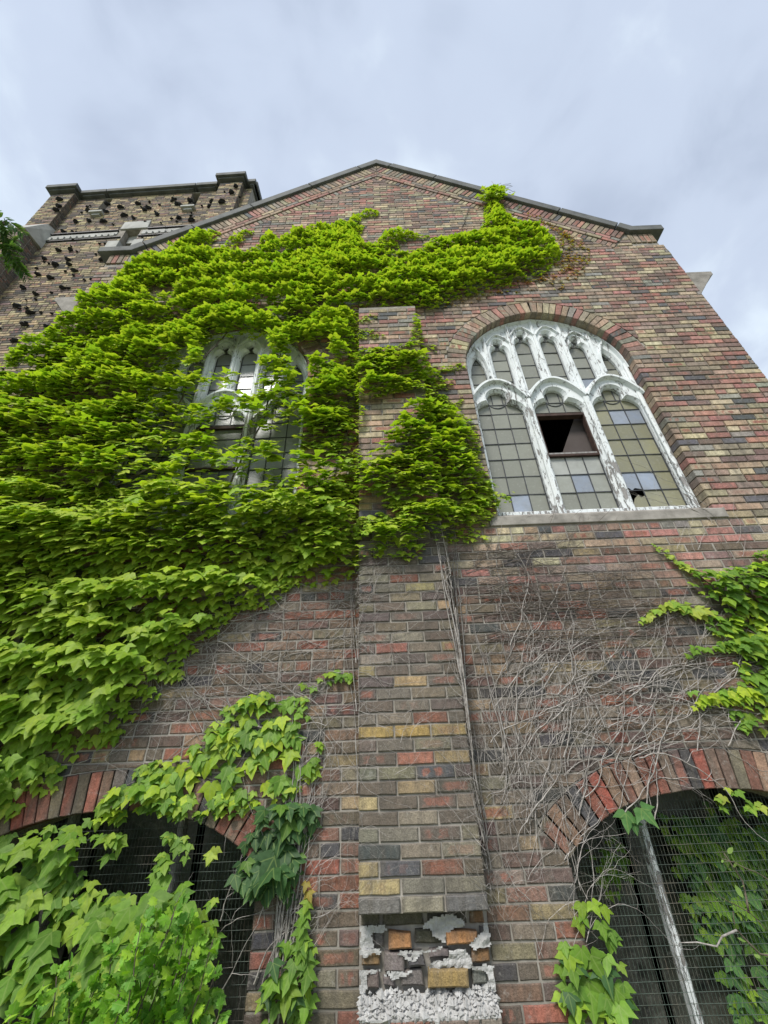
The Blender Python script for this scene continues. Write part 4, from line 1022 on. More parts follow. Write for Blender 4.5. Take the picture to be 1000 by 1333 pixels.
def leaf_mesh(kind, k):
    if (kind, k) not in LEAF_ME:
        V_, F_ = LV[kind]; r_ = random.Random(hash(kind) % 1000+k if False else len(kind)*31+k)
        W = V_.copy(); W[:, 2] += np.array([r_.uniform(-.035, .035) for _ in W]); W[:, :2] += np.array([[r_.uniform(-.02, .02), r_.uniform(-.02, .02)] for _ in W])
        W[:, 2] += W[:, 0]*r_.uniform(-.15, .15)
        me = mesh_from('leaf', W, F_, M['leaf'], smooth=True); set_uv_tone(me, np.c_[W[:, 0]*.7+.5, W[:, 1]]); LEAF_ME[(kind, k)] = me
    return LEAF_ME[(kind, k)]
def place_leaves(parent, kinds, P, T, Nn, S, tones, limit=300):
    """P base points, T tip directions, Nn face normals, S sizes"""
    P = np.array(P); T = np.array(T); Nn = np.array(Nn); S = np.array(S); tones = np.array(tones)
    if len(P) == 0: return
    T /= np.linalg.norm(T, axis=1)[:, None]; X = np.cross(T, Nn); X /= np.linalg.norm(X, axis=1)[:, None]+1e-9; Z_ = np.cross(X, T)
    mid = P+T*S[:, None]*.5; x, y, w = world_to_px(mid); area = (S/w)**2*(.15+np.abs(np.einsum('ij,ij->i', Z_, (mid-CAM)/np.linalg.norm(mid-CAM, axis=1)[:, None])))
    off = (x < 5) | (x > 995) | (y < 5) | (y > 1328) | ((mid-CAM)@FW < .1); area[off] *= .001
    depth_bias = 1+np.clip(-(P[:, 1]-YW), 0, .4)*3 if True else 1
    order = np.argsort(-area*depth_bias); kk = RNG.integers(0, len(kinds), len(P))
    for j in order[:limit]:
        o = bpy.data.objects.new('leaf', leaf_mesh(kinds[kk[j]], int(j) % 3)); C.objects.link(o); attach(o, parent)
        s = S[j]; o.matrix_basis = Matrix(((X[j, 0]*s, T[j, 0]*s, Z_[j, 0]*s, P[j, 0]), (X[j, 1]*s, T[j, 1]*s, Z_[j, 1]*s, P[j, 1]), (X[j, 2]*s, T[j, 2]*s, Z_[j, 2]*s, P[j, 2]), (0, 0, 0, 1)))
        o.color = (*tones[j], 1)
    rest = order[limit:]
    if len(rest) == 0: return
    VV = []; LI = []; LT = []; UVs = []; TT = []; base = 0
    for q, kd in enumerate(kinds):
        ids = rest[kk[rest] == q]
        if len(ids) == 0: continue
        V_, F_ = LV[kd]; nv = len(V_)
        loc = V_[None]+RNG.normal(0, .018, (len(ids), nv, 3)); loc[:, :, 2] += loc[:, :, 0]*RNG.normal(0, .12, (len(ids), 1))
        loc = loc*S[ids][:, None, None]
        Wd = P[ids][:, None]+loc[..., 0:1]*X[ids][:, None]+loc[..., 1:2]*T[ids][:, None]+loc[..., 2:3]*Z_[ids][:, None]
        VV.append(Wd.reshape(-1, 3)); f = np.array(F_)
        LI.append((f[None]+(np.arange(len(ids))*nv)[:, None, None]+base).reshape(-1)); base += nv*len(ids)
        UVs.append(np.tile(np.c_[V_[:, 0]*.7+.5, V_[:, 1]], (len(ids), 1))); TT.append(np.repeat(np.c_[tones[ids], np.ones(len(ids))], nv, axis=0))
    VV = np.vstack(VV).astype(np.float32); LI = np.concatenate(LI).astype(np.int32); nf = len(LI)//3
    me = bpy.data.meshes.new('foliage'); me.vertices.add(len(VV)); me.vertices.foreach_set('co', VV.ravel())
    me.loops.add(len(LI)); me.loops.foreach_set('vertex_index', LI); me.polygons.add(nf); me.polygons.foreach_set('loop_start', np.arange(nf, dtype=np.int32)*3)
    me.polygons.foreach_set('loop_total', np.full(nf, 3, dtype=np.int32)); me.update(); me.polygons.foreach_set('use_smooth', np.ones(nf, bool))
    me.materials.append(M['leaf_mass']); set_uv_tone(me, np.vstack(UVs), np.vstack(TT)); o = new_obj('foliage', me, parent); o['kind'] = 'stuff'

def vnoise(x, z, sx, sz, seed, shear=0):
    return np.array([mn.noise(Vector((a*sx+b*shear, b*sz-a*shear*.3, seed))) for a, b in zip(x, z)])
def edge_dist(x, z, poly):
    d = np.full(len(x), 9.)
    p = np.array(poly); q = np.roll(p, -1, 0)
    for (x0, y0), (x1, y1) in zip(p, q):
        dx, dy = x1-x0, y1-y0; L2 = dx*dx+dy*dy+1e-12; t = np.clip(((x-x0)*dx+(z-y0)*dy)/L2, 0, 1)
        d = np.minimum(d, np.hypot(x-(x0+t*dx), z-(y0+t*dy)))
    return d
LIME = np.array([(.38, .50, .04), (.33, .47, .035), (.42, .52, .045), (.27, .42, .035), (.46, .54, .06)])
GREEN = np.array([(.15, .28, .035), (.18, .33, .04), (.12, .235, .035), (.23, .36, .04)])
DEEP = np.array([(.055, .125, .04), (.07, .155, .045), (.045, .10, .035)])
YELLOWG = np.array([(.36, .45, .06), (.30, .42, .055), (.38, .44, .07), (.25, .40, .05)])
RUST = np.array([(.34, .20, .05), (.30, .13, .05), (.36, .28, .06), (.28, .30, .05)])
def wall_ivy(parent, poly, rho, size, pal, seed, base_y=YW, dmax=.20, holes=(), sparse=None, crest=None, kinds=('ivy', 'ivy2', 'ivy3'), tier=(.9, 4.2, .5), thr=-.15, droop=32, limit=300, edge=.14, yfun=None, zscale=None, gap=1.0, ret=False, minsize=.45):
    p = np.array(poly); x0, z0 = p.min(0); x1, z1 = p.max(0); x0 = max(x0, -4.3); n = int((x1-x0)*(z1-z0)*rho)
    x = RNG.uniform(x0, x1, n); z = RNG.uniform(z0, z1, n)
    wx = x+vnoise(x, z, 3, 3, seed+50)*.06; wz = z+vnoise(x, z, 3, 3, seed+70)*.05
    k = in_poly(wx, wz, poly)
    for h in holes: k &= ~in_poly(wx, wz, h)
    x, z, wx, wz = x[k], z[k], wx[k], wz[k]
    ed = edge_dist(wx, wz, poly)
    t1 = vnoise(x, z, tier[0], tier[1], seed, tier[2]); t2 = vnoise(x, z, 3.4, 9.0, seed+20, .8)
    t = t1*.95+t2*.55
    dens = np.ones(len(x))
    if sparse is not None:
        sp = in_poly(wx, wz, sparse); dens[sp] = .26; 
        t3 = vnoise(x, z, 3.2, 4.5, seed+90); dens[sp & (t3 > .08)] = .6
    dens *= np.clip((t-thr+.45)/.5, .25, 1) if gap else 1
    if rho > 1300: dens = dens*np.interp(z, [.8, 2.6], [.5, 1])*np.where(z > 5, np.clip((t+.42)/.4, .12, 1), 1)
    k = RNG.random(len(x)) < dens; x, z, wx, wz, ed, t = x[k], z[k], wx[k], wz[k], ed[k], t[k]
    prof = np.clip((t-thr)/.55, 0, 1); ef = np.clip(ed/edge, .12, 1)
    dm = dmax*(.18+.82*prof)*ef*np.interp(z, [3, 5, 7], [1, .8, .45])
    if crest is not None: c_ = in_poly(x, z, crest); dm[c_] += .16*np.clip(edge_dist(x[c_], z[c_], crest)/.15, 0, 1)
    u = RNG.random(len(x))**.55; d = .012+dm*u
    S = (size[0]+(size[1]-size[0])*RNG.random(len(x)))*np.clip(minsize+ed/.30, minsize, 1)
    if zscale: S *= np.interp(z, *zscale)
    yb = base_y if yfun is None else yfun(x, z)
    P = np.c_[x, yb-d, z+d*.35]
    dr = np.interp(z, *droop) if isinstance(droop, tuple) else droop
    b = np.radians(np.clip(RNG.normal(0, 12, len(x))+dr+20*prof*u, -8, 85)); jx = RNG.normal(0, .32, len(x)); jn = RNG.normal(0, .2, len(x))
    T = np.c_[jx, -np.sin(b), -np.cos(b)]; Nn = np.c_[jn, -np.cos(b), np.sin(b)]
    tn = pal[RNG.integers(0, len(pal), len(x))]*RNG.uniform(.82, 1.18, (len(x), 1))
    if rho > 1300: f_ = (np.interp(z, [.8, 2.4], [.75, 0])*RNG.uniform(.5, 1.2, len(x)))[:, None]; tn = tn*(1-f_)+np.array((.17, .32, .04))*f_
    if ret: return P, T, Nn, S, tn
    place_leaves(parent, kinds, P, T, Nn, S, tn, limit); return len(x)
def pier_y(x, z): return np.where((x > -.02) & (x < PW+.02) & (z < 4.95), 0.0, YW)
def stems(parent, lines, y, r0, mat, name='stem', seed=1, side=-1):
    rg = random.Random(seed)
    for ln in lines:
        pts = []
        for a, b in zip(ln[:-1], ln[1:]):
            m = max(2, int(math.dist(a, b)/.06))
            pts += [(a[0]+(b[0]-a[0])*k/m+rg.uniform(-.008, .008), y+rg.uniform(-.008, .006), a[1]+(b[1]-a[1])*k/m) for k in range(m)]
        pts.append((ln[-1][0], y, ln[-1][1])); n = len(pts)
        mb = MB(); mb.tube(pts, [r0*(1-.65*k/n) for k in range(n)], 6); mb.obj(name, mat, parent, smooth=True)

# --- the great ivy over the left half of the gable and the pier
ivy = thing('ivy', 'huge lime-green ivy mass covering the left half of the gable and its window', 'ivy', (-2.2, .05, -.95))
def swell(p, f):
    c_ = np.mean(p, axis=0); return [tuple(c_+(np.array(q)-c_)*f+np.array((0, -.03))) for q in p]
holes = [swell(POLY[k], f_) for k, f_ in (('WH1', 1.0), ('WH2', 1.08), ('WH3', 1.12), ('WH4', 1.2), ('WH5', 1.1), ('BH1', 1.2), ('BH2', 1.2))]
A = wall_ivy(None, POLY['MAIN'], 1500, (.066, .098), LIME, 1.5, dmax=.24, tier=(1.3, 6.5, .6), thr=-.28, holes=holes, sparse=POLY['SPARSE'], crest=POLY['CREST'], ret=True, zscale=([0, 1.5, 4, 7.5], [1.25, 1.12, .95, .78]), droop=([.4, 1.8, 3.2], [20, 32, 46]))
C1 = wall_ivy(None, POLY['CREST'], 480, (.07, .105), LIME, 8.5, base_y=-.08, dmax=.16, ret=True, gap=0, droop=50)
D = [wall_ivy(None, POLY[k], 1300, (.04, .07), LIME, 2.5, dmax=.05, ret=True, yfun=pier_y) for k in ('SPRIG1', 'SPRIG2')]
parts_ = [A, C1]+D
place_leaves(ivy, ('ivy', 'ivy2', 'ivy3'), *[np.concatenate([q[i] for q in parts_]) for i in range(5)], limit=300)
stems(ivy, [[(-2.6, -.9), (-2.55, .2), (-2.3, 1.2), (-2.4, 2.4), (-2.7, 3.6), (-2.3, 5)], [(-2.55, .2), (-1.9, 1.2), (-1.2, 2.0), (-.3, 2.4)], [(-2.3, 1.2), (-1.2, 2.3), (-.9, 3.4), (-.8, 4.8), (-.2, 6)], [(-2.4, 2.4), (-1.8, 2.9), (-1.7, 4.2), (-1.2, 5.4), (-.3, 6.6)],
    [(-.3, 2.4), (-.12, 3.2), (-.1, 4.4), (.3, 5.4), (1.2, 6.2), (1.6, 7.5)]], .09, .012, M['dark_vine'], seed=3)
pivy = thing('ivy', 'lime-green ivy tongue crossing the central pier towards the open window', 'ivy', (.3, -.05, 2.3))
B = wall_ivy(None, POLY['PIER'], 1600, (.06, .092), LIME, 3.7, droop=46, dmax=.17, holes=[POLY['PIERH1'], POLY['PIERH3']], ret=True, yfun=pier_y)
B2 = wall_ivy(None, [(1.0, 2.2), (1.10, 2.30), (1.26, 2.45), (1.30, 2.56), (1.12, 2.52), (1.02, 2.6)], 500, (.05, .08), YELLOWG, 5.5, dmax=.05, ret=True)
B3 = wall_ivy(None, [(.62, 2.12), (.78, 2.20), (.96, 2.14), (.99, 2.06), (.86, 2.04), (.66, 2.04)], 900, (.05, .08), LIME, 6.5, dmax=.06, ret=True)
place_leaves(pivy, ('ivy', 'ivy2', 'ivy3'), *[np.concatenate([q[i] for q in (B, B2, B3)]) for i in range(5)], limit=300)
young = thing('ivy', 'rust-tinged young ivy fringe under the right slope of the gable', 'ivy', (2.4, .08, 5.5))
Yp = wall_ivy(None, POLY['YOUNG'], 800, (.022, .045), RUST, 9.5, dmax=.03, ret=True, thr=-.05, minsize=.7, tier=(.7, 6.5, .25))
place_leaves(young, ('ivys',), *Yp, limit=150)
# ivy reaching over the coping
tip = thing('ivy', 'ivy shoot with bare tendrils rising above the right-hand coping', 'ivy', (2.0, .1, 7.6))
P_, T_, N_, S_, c_l = [], [], [], [], []
for k in range(260):
    f = random.random(); x = 1.93+random.gauss(0, .10)*(1.1-f*.5)+.12*f; z = 7.55+f*.48; y = .04-random.random()*.12*(1-f)
    P_.append((x, y, z)); b = R(random.uniform(5, 70)); T_.append((random.gauss(0, .4), -math.sin(b), -math.cos(b))); N_.append((random.gauss(0, .3), -math.cos(b), math.sin(b))); S_.append(random.uniform(.045, .085)); c_l.append(LIME[random.randrange(5)]*random.uniform(.9, 1.1))
place_leaves(tip, ('ivy', 'ivy2'), P_, T_, N_, S_, c_l, limit=100)
mb = MB()
for k in range(9):
    a = random.uniform(.2, 1.4); p = np.array([2.02+random.uniform(-.05, .1), .06, 7.95+random.uniform(-.1, .05)]); pts = [p.copy()]
    for q in range(8): a += random.uniform(-.35, .3); p = p+np.array([math.cos(a)*.035, random.uniform(-.01, .01), math.sin(a)*.04]); pts.append(p.copy())
    mb.tube(pts, .003, 3)
mb.obj('tendril', M['dead_vine'], tip)['kind'] = 'stuff'

mid = thing('ivy', 'fresh green ivy sheet of neat overlapping leaves above the left basement window', 'ivy', (-1.0, .08, .4))
wall_ivy(mid, POLY['MID'], 950, (.075, .11), np.vstack([GREEN, LIME[:2]]), 12.5, dmax=.09, tier=(1.5, 3, .3), droop=26, edge=.08)
low = thing('ivy', 'large-leaved pale green ivy hanging across the left basement window', 'ivy', (-1.7, .05, -.95))
A = wall_ivy(None, POLY['LOW'], 470, (.085, .145), np.vstack([GREEN, YELLOWG[[1, 3]], GREEN]), 14.5, dmax=.20, tier=(1.5, 2.5, .3), droop=30, ret=True)
B = wall_ivy(None, POLY['LOWB'], 420, (.10, .13), YELLOWG, 15.5, dmax=.05, ret=True)
place_leaves(low, ('ivy', 'ivy3', 'ivy'), *[np.concatenate([q[i] for q in (A, B)]) for i in range(5)], limit=300)
dk = thing('ivy', 'dark blue-green ivy cluster beside the left basement window', 'ivy', (-.5, .08, .1))
wall_ivy(dk, POLY['DARK'], 560, (.11, .155), np.vstack([DEEP, DEEP, GREEN[2:3]]), 16.5, dmax=.10, droop=24, edge=.05, kinds=('ivy', 'ivy3'))
bt = thing('ivy', 'small deep green ivy clump at the foot of the wall left of the pier', 'ivy', (-.35, .08, -.95))
A = wall_ivy(None, POLY['BOT'], 520, (.09, .14), np.vstack([DEEP, GREEN]), 17.5, dmax=.09, droop=24, edge=.05, ret=True)
P_ = [(-.27+.012*math.sin(k), .075, .12-.035*k) for k in range(9)]
B = (np.array(P_), np.array([(random.gauss(0, .5), -.4, -.9) for _ in P_]), np.array([(random.gauss(0, .3), -.9, .4) for _ in P_]), np.array([.045+.006*k for k in range(9)]), np.array([RUST[2]*.9, RUST[2], GREEN[3], GREEN[1], GREEN[0], GREEN[0], GREEN[0], GREEN[2], GREEN[0]]))
place_leaves(bt, ('ivy',), *[np.concatenate([A[i], B[i]]) for i in range(5)], limit=300)
stems(bt, [[(-.36, -.9), (-.33, -.5), (-.28, -.2), (-.265, .13)]], .09, .006, M['bark'])
rt = thing('ivy', 'mid-green ivy hanging at the right edge below the big window', 'ivy', (2.6, .08, 1.0))
A = wall_ivy(None, POLY['RIGHT'], 900, (.065, .10), np.vstack([GREEN, GREEN, LIME[:2]]), 18.5, dmax=.14, droop=30, edge=.10, ret=True)
def sprig(line, n, s0, s1, pal, y=.09):
    P_, T_, N_, S_, c_l = [], [], [], [], []
    L = len(line)-1
    for k in range(n):
        f = k/n*L; i = int(f); f -= i; a, b = line[i], line[i+1]; x = a[0]+(b[0]-a[0])*f; z = a[1]+(b[1]-a[1])*f; g_ = k/n
        P_.append((x+random.uniform(-.015, .015), y-random.random()*.02, z+random.uniform(-.012, .02))); bb = R(random.uniform(10, 45)); T_.append((random.gauss(0, .6), -math.sin(bb), -math.cos(bb))); N_.append((random.gauss(0, .3), -math.cos(bb), math.sin(bb)))
        S_.append((s0+(s1-s0)*g_)*random.uniform(.8, 1.2)); c_l.append(pal[random.randrange(len(pal))])
    return tuple(np.array(v) for v in (P_, T_, N_, S_, c_l))
SP = [sprig([(2.19, 1.96), (2.30, 1.82), (2.42, 1.71)], 26, .022, .06, YELLOWG), sprig([(1.90, 1.385), (1.98, 1.44), (2.12, 1.49), (2.20, 1.50), (2.34, 1.42)], 34, .03, .085, YELLOWG), sprig([(2.04, .86), (2.12, .90), (2.32, .92), (2.42, .95)], 36, .03, .10, LIME),
      sprig([(2.12, 1.14), (2.2, 1.2), (2.39, 1.22), (2.5, 1.2)], 24, .03, .08, GREEN)]
place_leaves(rt, ('ivy', 'ivy2', 'ivy3'), *[np.concatenate([q[i] for q in [A]+SP]) for i in range(5)], limit=300)
stems(rt, [[(3.1, -.9), (3.0, .3), (2.75, 1.2), (2.7, 2.0)], [(2.75, 1.2), (2.42, 1.71), (2.19, 1.96)], [(2.75, 1.2), (2.3, 1.45), (1.9, 1.385)], [(2.8, .9), (2.42, .95), (2.04, .86)]], .09, .007, M['bark'], seed=5)
rl = thing('ivy', 'big-leaved ivy clump at the left jamb of the right basement window', 'ivy', (1.2, .05, -.95))
wall_ivy(rl, POLY['RLOW'], 480, (.10, .15), np.vstack([GREEN, GREEN, LIME[3:4], DEEP[:1]]), 20.5, dmax=.10, droop=24, edge=.05, kinds=('ivy', 'ivy3'))
ra = thing('ivy', 'few pale ivy leaves dangling from the crown of the right basement arch', 'ivy', (2.1, .08, .45))
A = wall_ivy(None, POLY['RARCH1'], 330, (.06, .12), np.vstack([YELLOWG, GREEN]), 21.5, dmax=.05, ret=True, droop=25)
B = (np.array([(1.44, .08, .36), (1.52, .07, .38), (1.47, .09, .33)]), np.array([(-.3, -.4, -1), (.5, -.3, -.8), (0, -.3, -1)]), np.array([(0, -.9, .4)]*3), np.array([.10, .11, .07]), DEEP[[1, 1, 0]]*1.5)
place_leaves(ra, ('ivy', 'ivy3'), *[np.concatenate([A[i], B[i]]) for i in range(5)], limit=300)
mi = thing('ivy', 'shaded ivy leaves growing behind the wire mesh of the right basement window', 'ivy', (2.1, .45, -.8))
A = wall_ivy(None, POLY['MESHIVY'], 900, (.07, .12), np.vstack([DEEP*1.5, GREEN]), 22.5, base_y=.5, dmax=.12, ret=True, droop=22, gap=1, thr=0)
B = wall_ivy(None, POLY['MESHIVY2'], 300, (.07, .11), GREEN, 23.5, base_y=.5, dmax=.1, ret=True)
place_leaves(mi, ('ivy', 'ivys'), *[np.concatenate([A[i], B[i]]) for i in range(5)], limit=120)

# ================================================================== BARE VINES
def walk(rg, x, z, ang, L, step, wob, pull=None, k=0.0):
    pts = [(x, z)]; a = ang
    drift = rg.gauss(0, .02)
    for _ in range(int(L/step)):
        a += rg.gauss(drift, wob)
        if pull is not None: a += k*math.sin(pull-a)
        x += math.cos(a)*step; z += math.sin(a)*step; pts.append((x, z))
    return pts, a
def bare(label, loc, seeds, seed, mat, main=12, poly=None, yb=YW-.004):
    """seeds: (n, (x0,x1), (z0,z1), mean angle, spread, length range, radius)"""
    t = thing('bare_vine', label, 'vine', loc); rg = random.Random(seed); mass = MB(); cnt = 0
    def tube(mb, pts, r, off):
        n = len(pts); P3 = [(x, float(pier_y(np.array([x]), np.array([z]))[0])-(YW-yb)-off-.004*math.sin(i*.7+r*900), z) for i, (x, z) in enumerate(pts)]
        mb.tube(P3, [r*(1-.7*i/n) for i in range(n)], 4 if r > .002 else 3, cap=False)
    for (n, xr, zr, am, asd, Lr, rr) in seeds:
        for _ in range(n):
            x, z = rg.uniform(*xr), rg.uniform(*zr); a = rg.gauss(am, asd)
            wob = min(.17, .03+asd*.6); pts, a2 = walk(rg, x, z, a, rg.uniform(*Lr), .03, wob, am, .04 if asd > .12 else .3); r = rr*rg.uniform(.7, 1.5); off = rg.uniform(.002, .022)
            if r > .0034 and cnt < main:
                mb = MB(); tube(mb, pts, r, off+.006); mb.obj('stem', mat, t, smooth=True); cnt += 1
            else: tube(mass, pts, r, off)
            for b in range(rg.randint(1, 4)):
                i = rg.randrange(1, len(pts)); 
                q, _a = walk(rg, pts[i][0], pts[i][1], a+rg.choice((-1, 1))*rg.uniform(.4, 1.2), rg.uniform(.08, .45), .022, .28, None, 0); tube(mass, q, max(.0007, r*.42), off)
                for b2 in range(rg.randint(0, 3)):
                    i2 = rg.randrange(0, len(q)); q2, _ = walk(rg, q[i2][0], q[i2][1], rg.uniform(0, 6.3), rg.uniform(.03, .14), .015, .35, None, 0); tube(mass, q2, max(.0006, r*.25), off*.6)
    o = mass.obj('twigs', mat, t); o['kind'] = 'stuff'; return t
bare('pale leafless creeper network fanning over the wall right of the pier', (1.4, .1, .3), [
    (30, (.7, 1.6), (.3, .9), 1.0, .30, (.5, 1.3), .0030), (34, (1.1, 2.3), (.6, 1.1), .75, .35, (.4, 1.2), .0028), (30, (.72, 1.2), (.1, .8), 1.3, .35, (.3, .9), .0022),
    (16, (1.0, 2.2), (.75, 1.2), .2, .3, (.5, 1.2), .0026), (10, (.85, 1.2), (.9, 1.4), .9, .2, (.6, 1.2), .0036), (60, (.66, 1.15), (-.2, .6), 1.55, .45, (.2, .7), .0014), (70, (.7, 2.3), (.5, 1.7), 1.2, .9, (.2, .6), .0013)], 3, M['dead_vine'], main=24)
bare('dark brown matted creeper runners under the open window sill', (1.4, .1, 1.4), [
    (30, (.72, 1.1), (1.55, 1.98), .10, .14, (.6, 1.5), .0024), (30, (.75, 1.3), (1.2, 1.6), .03, .12, (.7, 1.6), .0026), (34, (.8, 1.8), (1.2, 1.9), .3, .3, (.3, .9), .0016), (12, (1.4, 2.2), (1.5, 1.9), -.1, .3, (.3, .8), .0016)], 4, M['dark_vine'], main=10)
bare('twisted vertical creeper stems in the angle right of the pier', (.65, .1, 0), [
    (9, (.635, .66), (.75, .95), 1.57, .03, (.9, 1.35), .0048), (8, (.63, .70), (.1, .5), 1.57, .08, (.4, .9), .0026), (7, (.64, .72), (1.2, 1.8), 1.6, .1, (.3, .8), .0022), (3, (.80, .95), (.62, .8), 1.62, .1, (.6, .9), .0034)], 5, M['dead_vine'], main=14)
bare('bleached ropy creeper stems left of the pier', (-.35, .1, -.5), [
    (9, (-.42, -.34), (-.5, -.3), 1.5, .07, (.9, 1.5), .0046), (16, (-.44, -.28), (-.3, .5), 1.45, .25, (.3, .8), .0022), (18, (-.36, -.2), (-.2, .8), 1.2, .8, (.15, .5), .0012), (9, (-.9, -.4), (-.45, .0), 1.3, .5, (.3, .7), .003)], 6, M['dead_vine'], main=14)
bare('thin leafless creeper web on the wall above the middle ivy', (-.8, .1, 1.0), [
    (56, (-1.3, -.2), (.75, 1.2), 2.4, .6, (.4, 1.0), .0020), (90, (-1.4, -.1), (.9, 1.8), .5, .6, (.3, 1.0), .0018), (14, (-1.2, -.1), (1.3, 1.8), .1, .3, (.4, 1.0), .0024), (14, (-1.9, -1.2), (.6, 1.0), .8, .5, (.3, .8), .0018)], 7, M['dead_vine'], main=8)
bare('thin bare tendrils clinging to the upper pier and window edge', (.8, .05, 3), [
    (5, (-.02, .0), (.3, 1.2), 1.57, .05, (.6, 1.1), .0030), (10, (.1, .6), (.5, 1.6), 1.2, .9, (.1, .35), .0012), (3, (2.72, 2.80), (2.1, 2.3), 2.0, .2, (.6, 1.0), .0028), (5, (2.2, 2.9), (1.7, 2.1), .9, .6, (.2, .5), .0018)], 8, M['dead_vine'], main=5)

# ================================================================== FOREGROUND PLANTS
def woody(name, label, cat, base, twigs, kind, pal, size, per, seed, r0=.006, limit=300, trans=None):
    t = thing(name, label, cat, base); rg = random.Random(seed); P_, T_, N_, S_, c_l = [], [], [], [], []
    for line in twigs:
        pts = []
        for a, b in zip(line[:-1], line[1:]):
            m = max(2, int(np.linalg.norm(np.subtract(b, a))/.03))
            pts += [tuple(np.array(a)+(np.array(b)-np.array(a))*k/m+np.array([rg.uniform(-.003, .003) for _ in range(3)])) for k in range(m)]
        pts.append(line[-1]); n = len(pts); mb = MB(); mb.tube(pts, [r0*(1-.75*k/n) for k in range(n)], 6); mb.obj('stem', M['bark'], t, smooth=True)
        for k in range(int(n*.25), n):
            for q in range(per):
                if rg.random() < .85:
                    p = np.array(pts[k]); d = np.array(pts[min(n-1, k+1)])-np.array(pts[max(0, k-1)]); d = d/(np.linalg.norm(d)+1e-9)
                    o_ = np.array([rg.gauss(0, 1), rg.gauss(0, 1)-.3, rg.gauss(0, 1)]); o_ /= np.linalg.norm(o_)
                    P_.append(p+o_*rg.uniform(.0, .015)); tt = d*.6+o_*.9; T_.append(tt); nn = np.array([rg.gauss(0, .5), -.6+rg.gauss(0, .4), .8]); N_.append(nn); S_.append(rg.uniform(*size)*(1-.35*k/n)); c_l.append(np.array(pal[rg.randrange(len(pal))])*rg.uniform(.85, 1.2))
    place_leaves(t, (kind,), P_, T_, N_, S_, c_l, limit); return t
rg = random.Random(21); tw = []
for k in range(46):
    x0 = rg.uniform(-1.15, -.62); y0 = rg.uniform(-.62, -.25); xt = x0+rg.uniform(-.16, .2); zt = .20-.9*abs(xt+.78)**1.3-rg.uniform(0, .34); 
    tw.append([(x0*.6-.35, y0*.5-.15, -.95), (x0, y0, -.55), ((x0+xt)/2, y0-.03, (zt-.5)/2), (xt, y0-rg.uniform(0, .1), zt)])
BRIGHT = [(.18, .38, .035), (.24, .46, .04), (.12, .29, .035), (.32, .52, .05), (.15, .32, .05)]
woody('shrub', 'bright green bushy shrub with lobed leaves at the lower left', 'shrub', (-.85, -.4, -.95), tw, 'lobed', BRIGHT, (.05, .085), 3, 22)
tw = [[(1.9, -.7, -.95), (1.72, -.65, -.4), (1.60, -.6, -.02), (1.50, -.58, .10), (1.40, -.6, .155), (1.36, -.61, .20)], [(1.60, -.6, -.02), (1.47, -.6, .0), (1.42, -.6, .06), (1.43, -.6, .11)], [(1.50, -.58, .10), (1.52, -.58, .19), (1.50, -.56, .27)], [(1.9, -.7, -.3), (1.70, -.66, .12), (1.56, -.62, .22), (1.46, -.6, .26)]]
woody('sapling', 'slender sapling with small oval leaves before the right basement window', 'sapling', (1.9, -.7, -.95), tw, 'oval', [(.12, .22, .05), (.17, .28, .07), (.22, .33, .09)], (.022, .045), 1, 23, r0=.0045)
mb = MB(); mb.tube([(1.42, -.6, .06), (1.36, -.6, .045), (1.33, -.6, .02), (1.27, -.59, .03), (1.21, -.58, .028)], [.004, .0035, .003, .0025, .001], 6); 
dead = thing('dead_branch', 'bare crooked pale branch tip beside the sapling', 'branch', (1.42, -.6, .06)); mb.obj('stem', M['dead_vine'], dead, smooth=True)

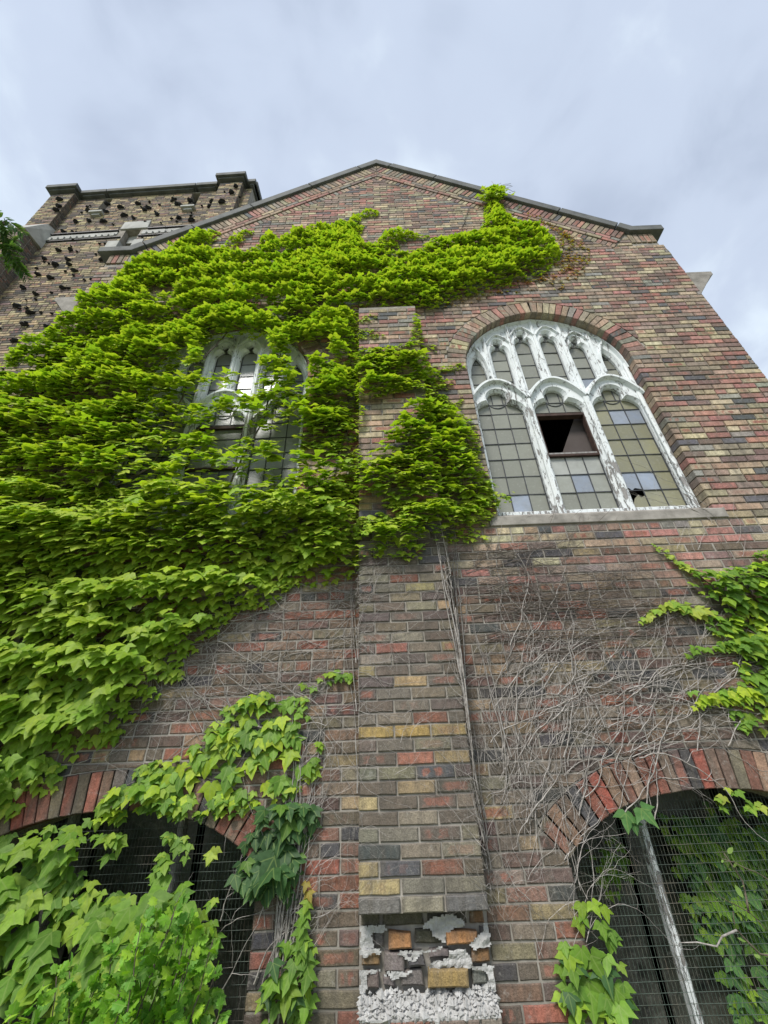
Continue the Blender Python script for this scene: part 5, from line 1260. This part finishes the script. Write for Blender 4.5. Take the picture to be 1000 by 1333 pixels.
# tree at the left edge: its trunk stands outside the picture, one spray of leaves reaches in
tree = thing('tree', 'tree with narrow drooping leaflets reaching in at the upper left edge', 'tree', (-3.4, -2.3, -.95))
mb = MB(); mb.tube([(-3.4, -2.3, -.97), (-3.38, -2.28, .5), (-3.3, -2.2, 1.8), (-3.25, -2.2, 3.4), (-3.3, -2.25, 5.0)], [.11, .09, .075, .05, .02], 10); mb.obj('trunk', M['bark'], tree, smooth=True)
limbs = [[(-3.3, -2.2, 1.8), (-2.6, -2.1, 2.5), (-2.0, -2.0, 2.66), (-1.30, -1.93, 2.53)], [(-3.25, -2.2, 3.0), (-3.9, -2.5, 3.9), (-4.3, -2.6, 4.4)], [(-3.25, -2.2, 3.3), (-2.9, -2.6, 4.0), (-2.8, -2.8, 4.6)], [(-2.6, -2.1, 2.5), (-2.1, -1.9, 2.58), (-1.32, -1.86, 2.50)], [(-3.3, -2.2, 2.4), (-3.9, -1.7, 3.2), (-4.2, -1.5, 3.8)]]
for L_ in limbs: mb = MB(); mb.tube(L_, [.03-.022*k/(len(L_)-1) for k in range(len(L_))], 6); mb.obj('limb', M['bark'], tree, smooth=True)
P_, T_, N_, S_, c_l = [], [], [], [], []
random.seed(77)
tips = [((-1.29, -1.93, 2.525), 1)]*12+[((-1.30, -1.86, 2.49), 1)]*11+[((-1.7, -1.95, 2.6), 1)]*5+[((-4.3, -2.6, 4.4), 3)]*20+[((-2.8, -2.8, 4.6), 3)]*14+[((-4.2, -1.5, 3.8), 3)]*16+[((-3.3, -2.25, 5.0), 3)]*20
for (p, sp) in tips:
    o_ = np.array([random.gauss(0, .045*sp*1.6), random.gauss(0, .06*sp), random.gauss(0, .035*sp)]); q = np.array(p)+o_*(.45 if sp == 1 else 1); a = np.array([random.gauss(.25 if sp == 1 else 0, .35), random.gauss(0, .6), -.65]); a /= np.linalg.norm(a)
    for k in range(9):
        for s_ in (-1, 1):
            b_ = q+a*k*(.011 if sp == 1 else .017); P_.append(b_); sd_ = np.cross(a, (0, 1, 0)); T_.append(a*.6+sd_*s_*.8+np.array([0, random.gauss(0, .2), 0])); N_.append((random.gauss(0, .3), -.5, .8)); S_.append(random.uniform(.024, .042) if sp == 1 else random.uniform(.035, .06)); c_l.append(np.array([(.06, .13, .045), (.08, .17, .055), (.05, .11, .045), (.12, .2, .08)][random.randrange(4)])*random.uniform(.9, 1.2))
place_leaves(tree, ('leaflet',), P_, T_, N_, S_, c_l, limit=300)
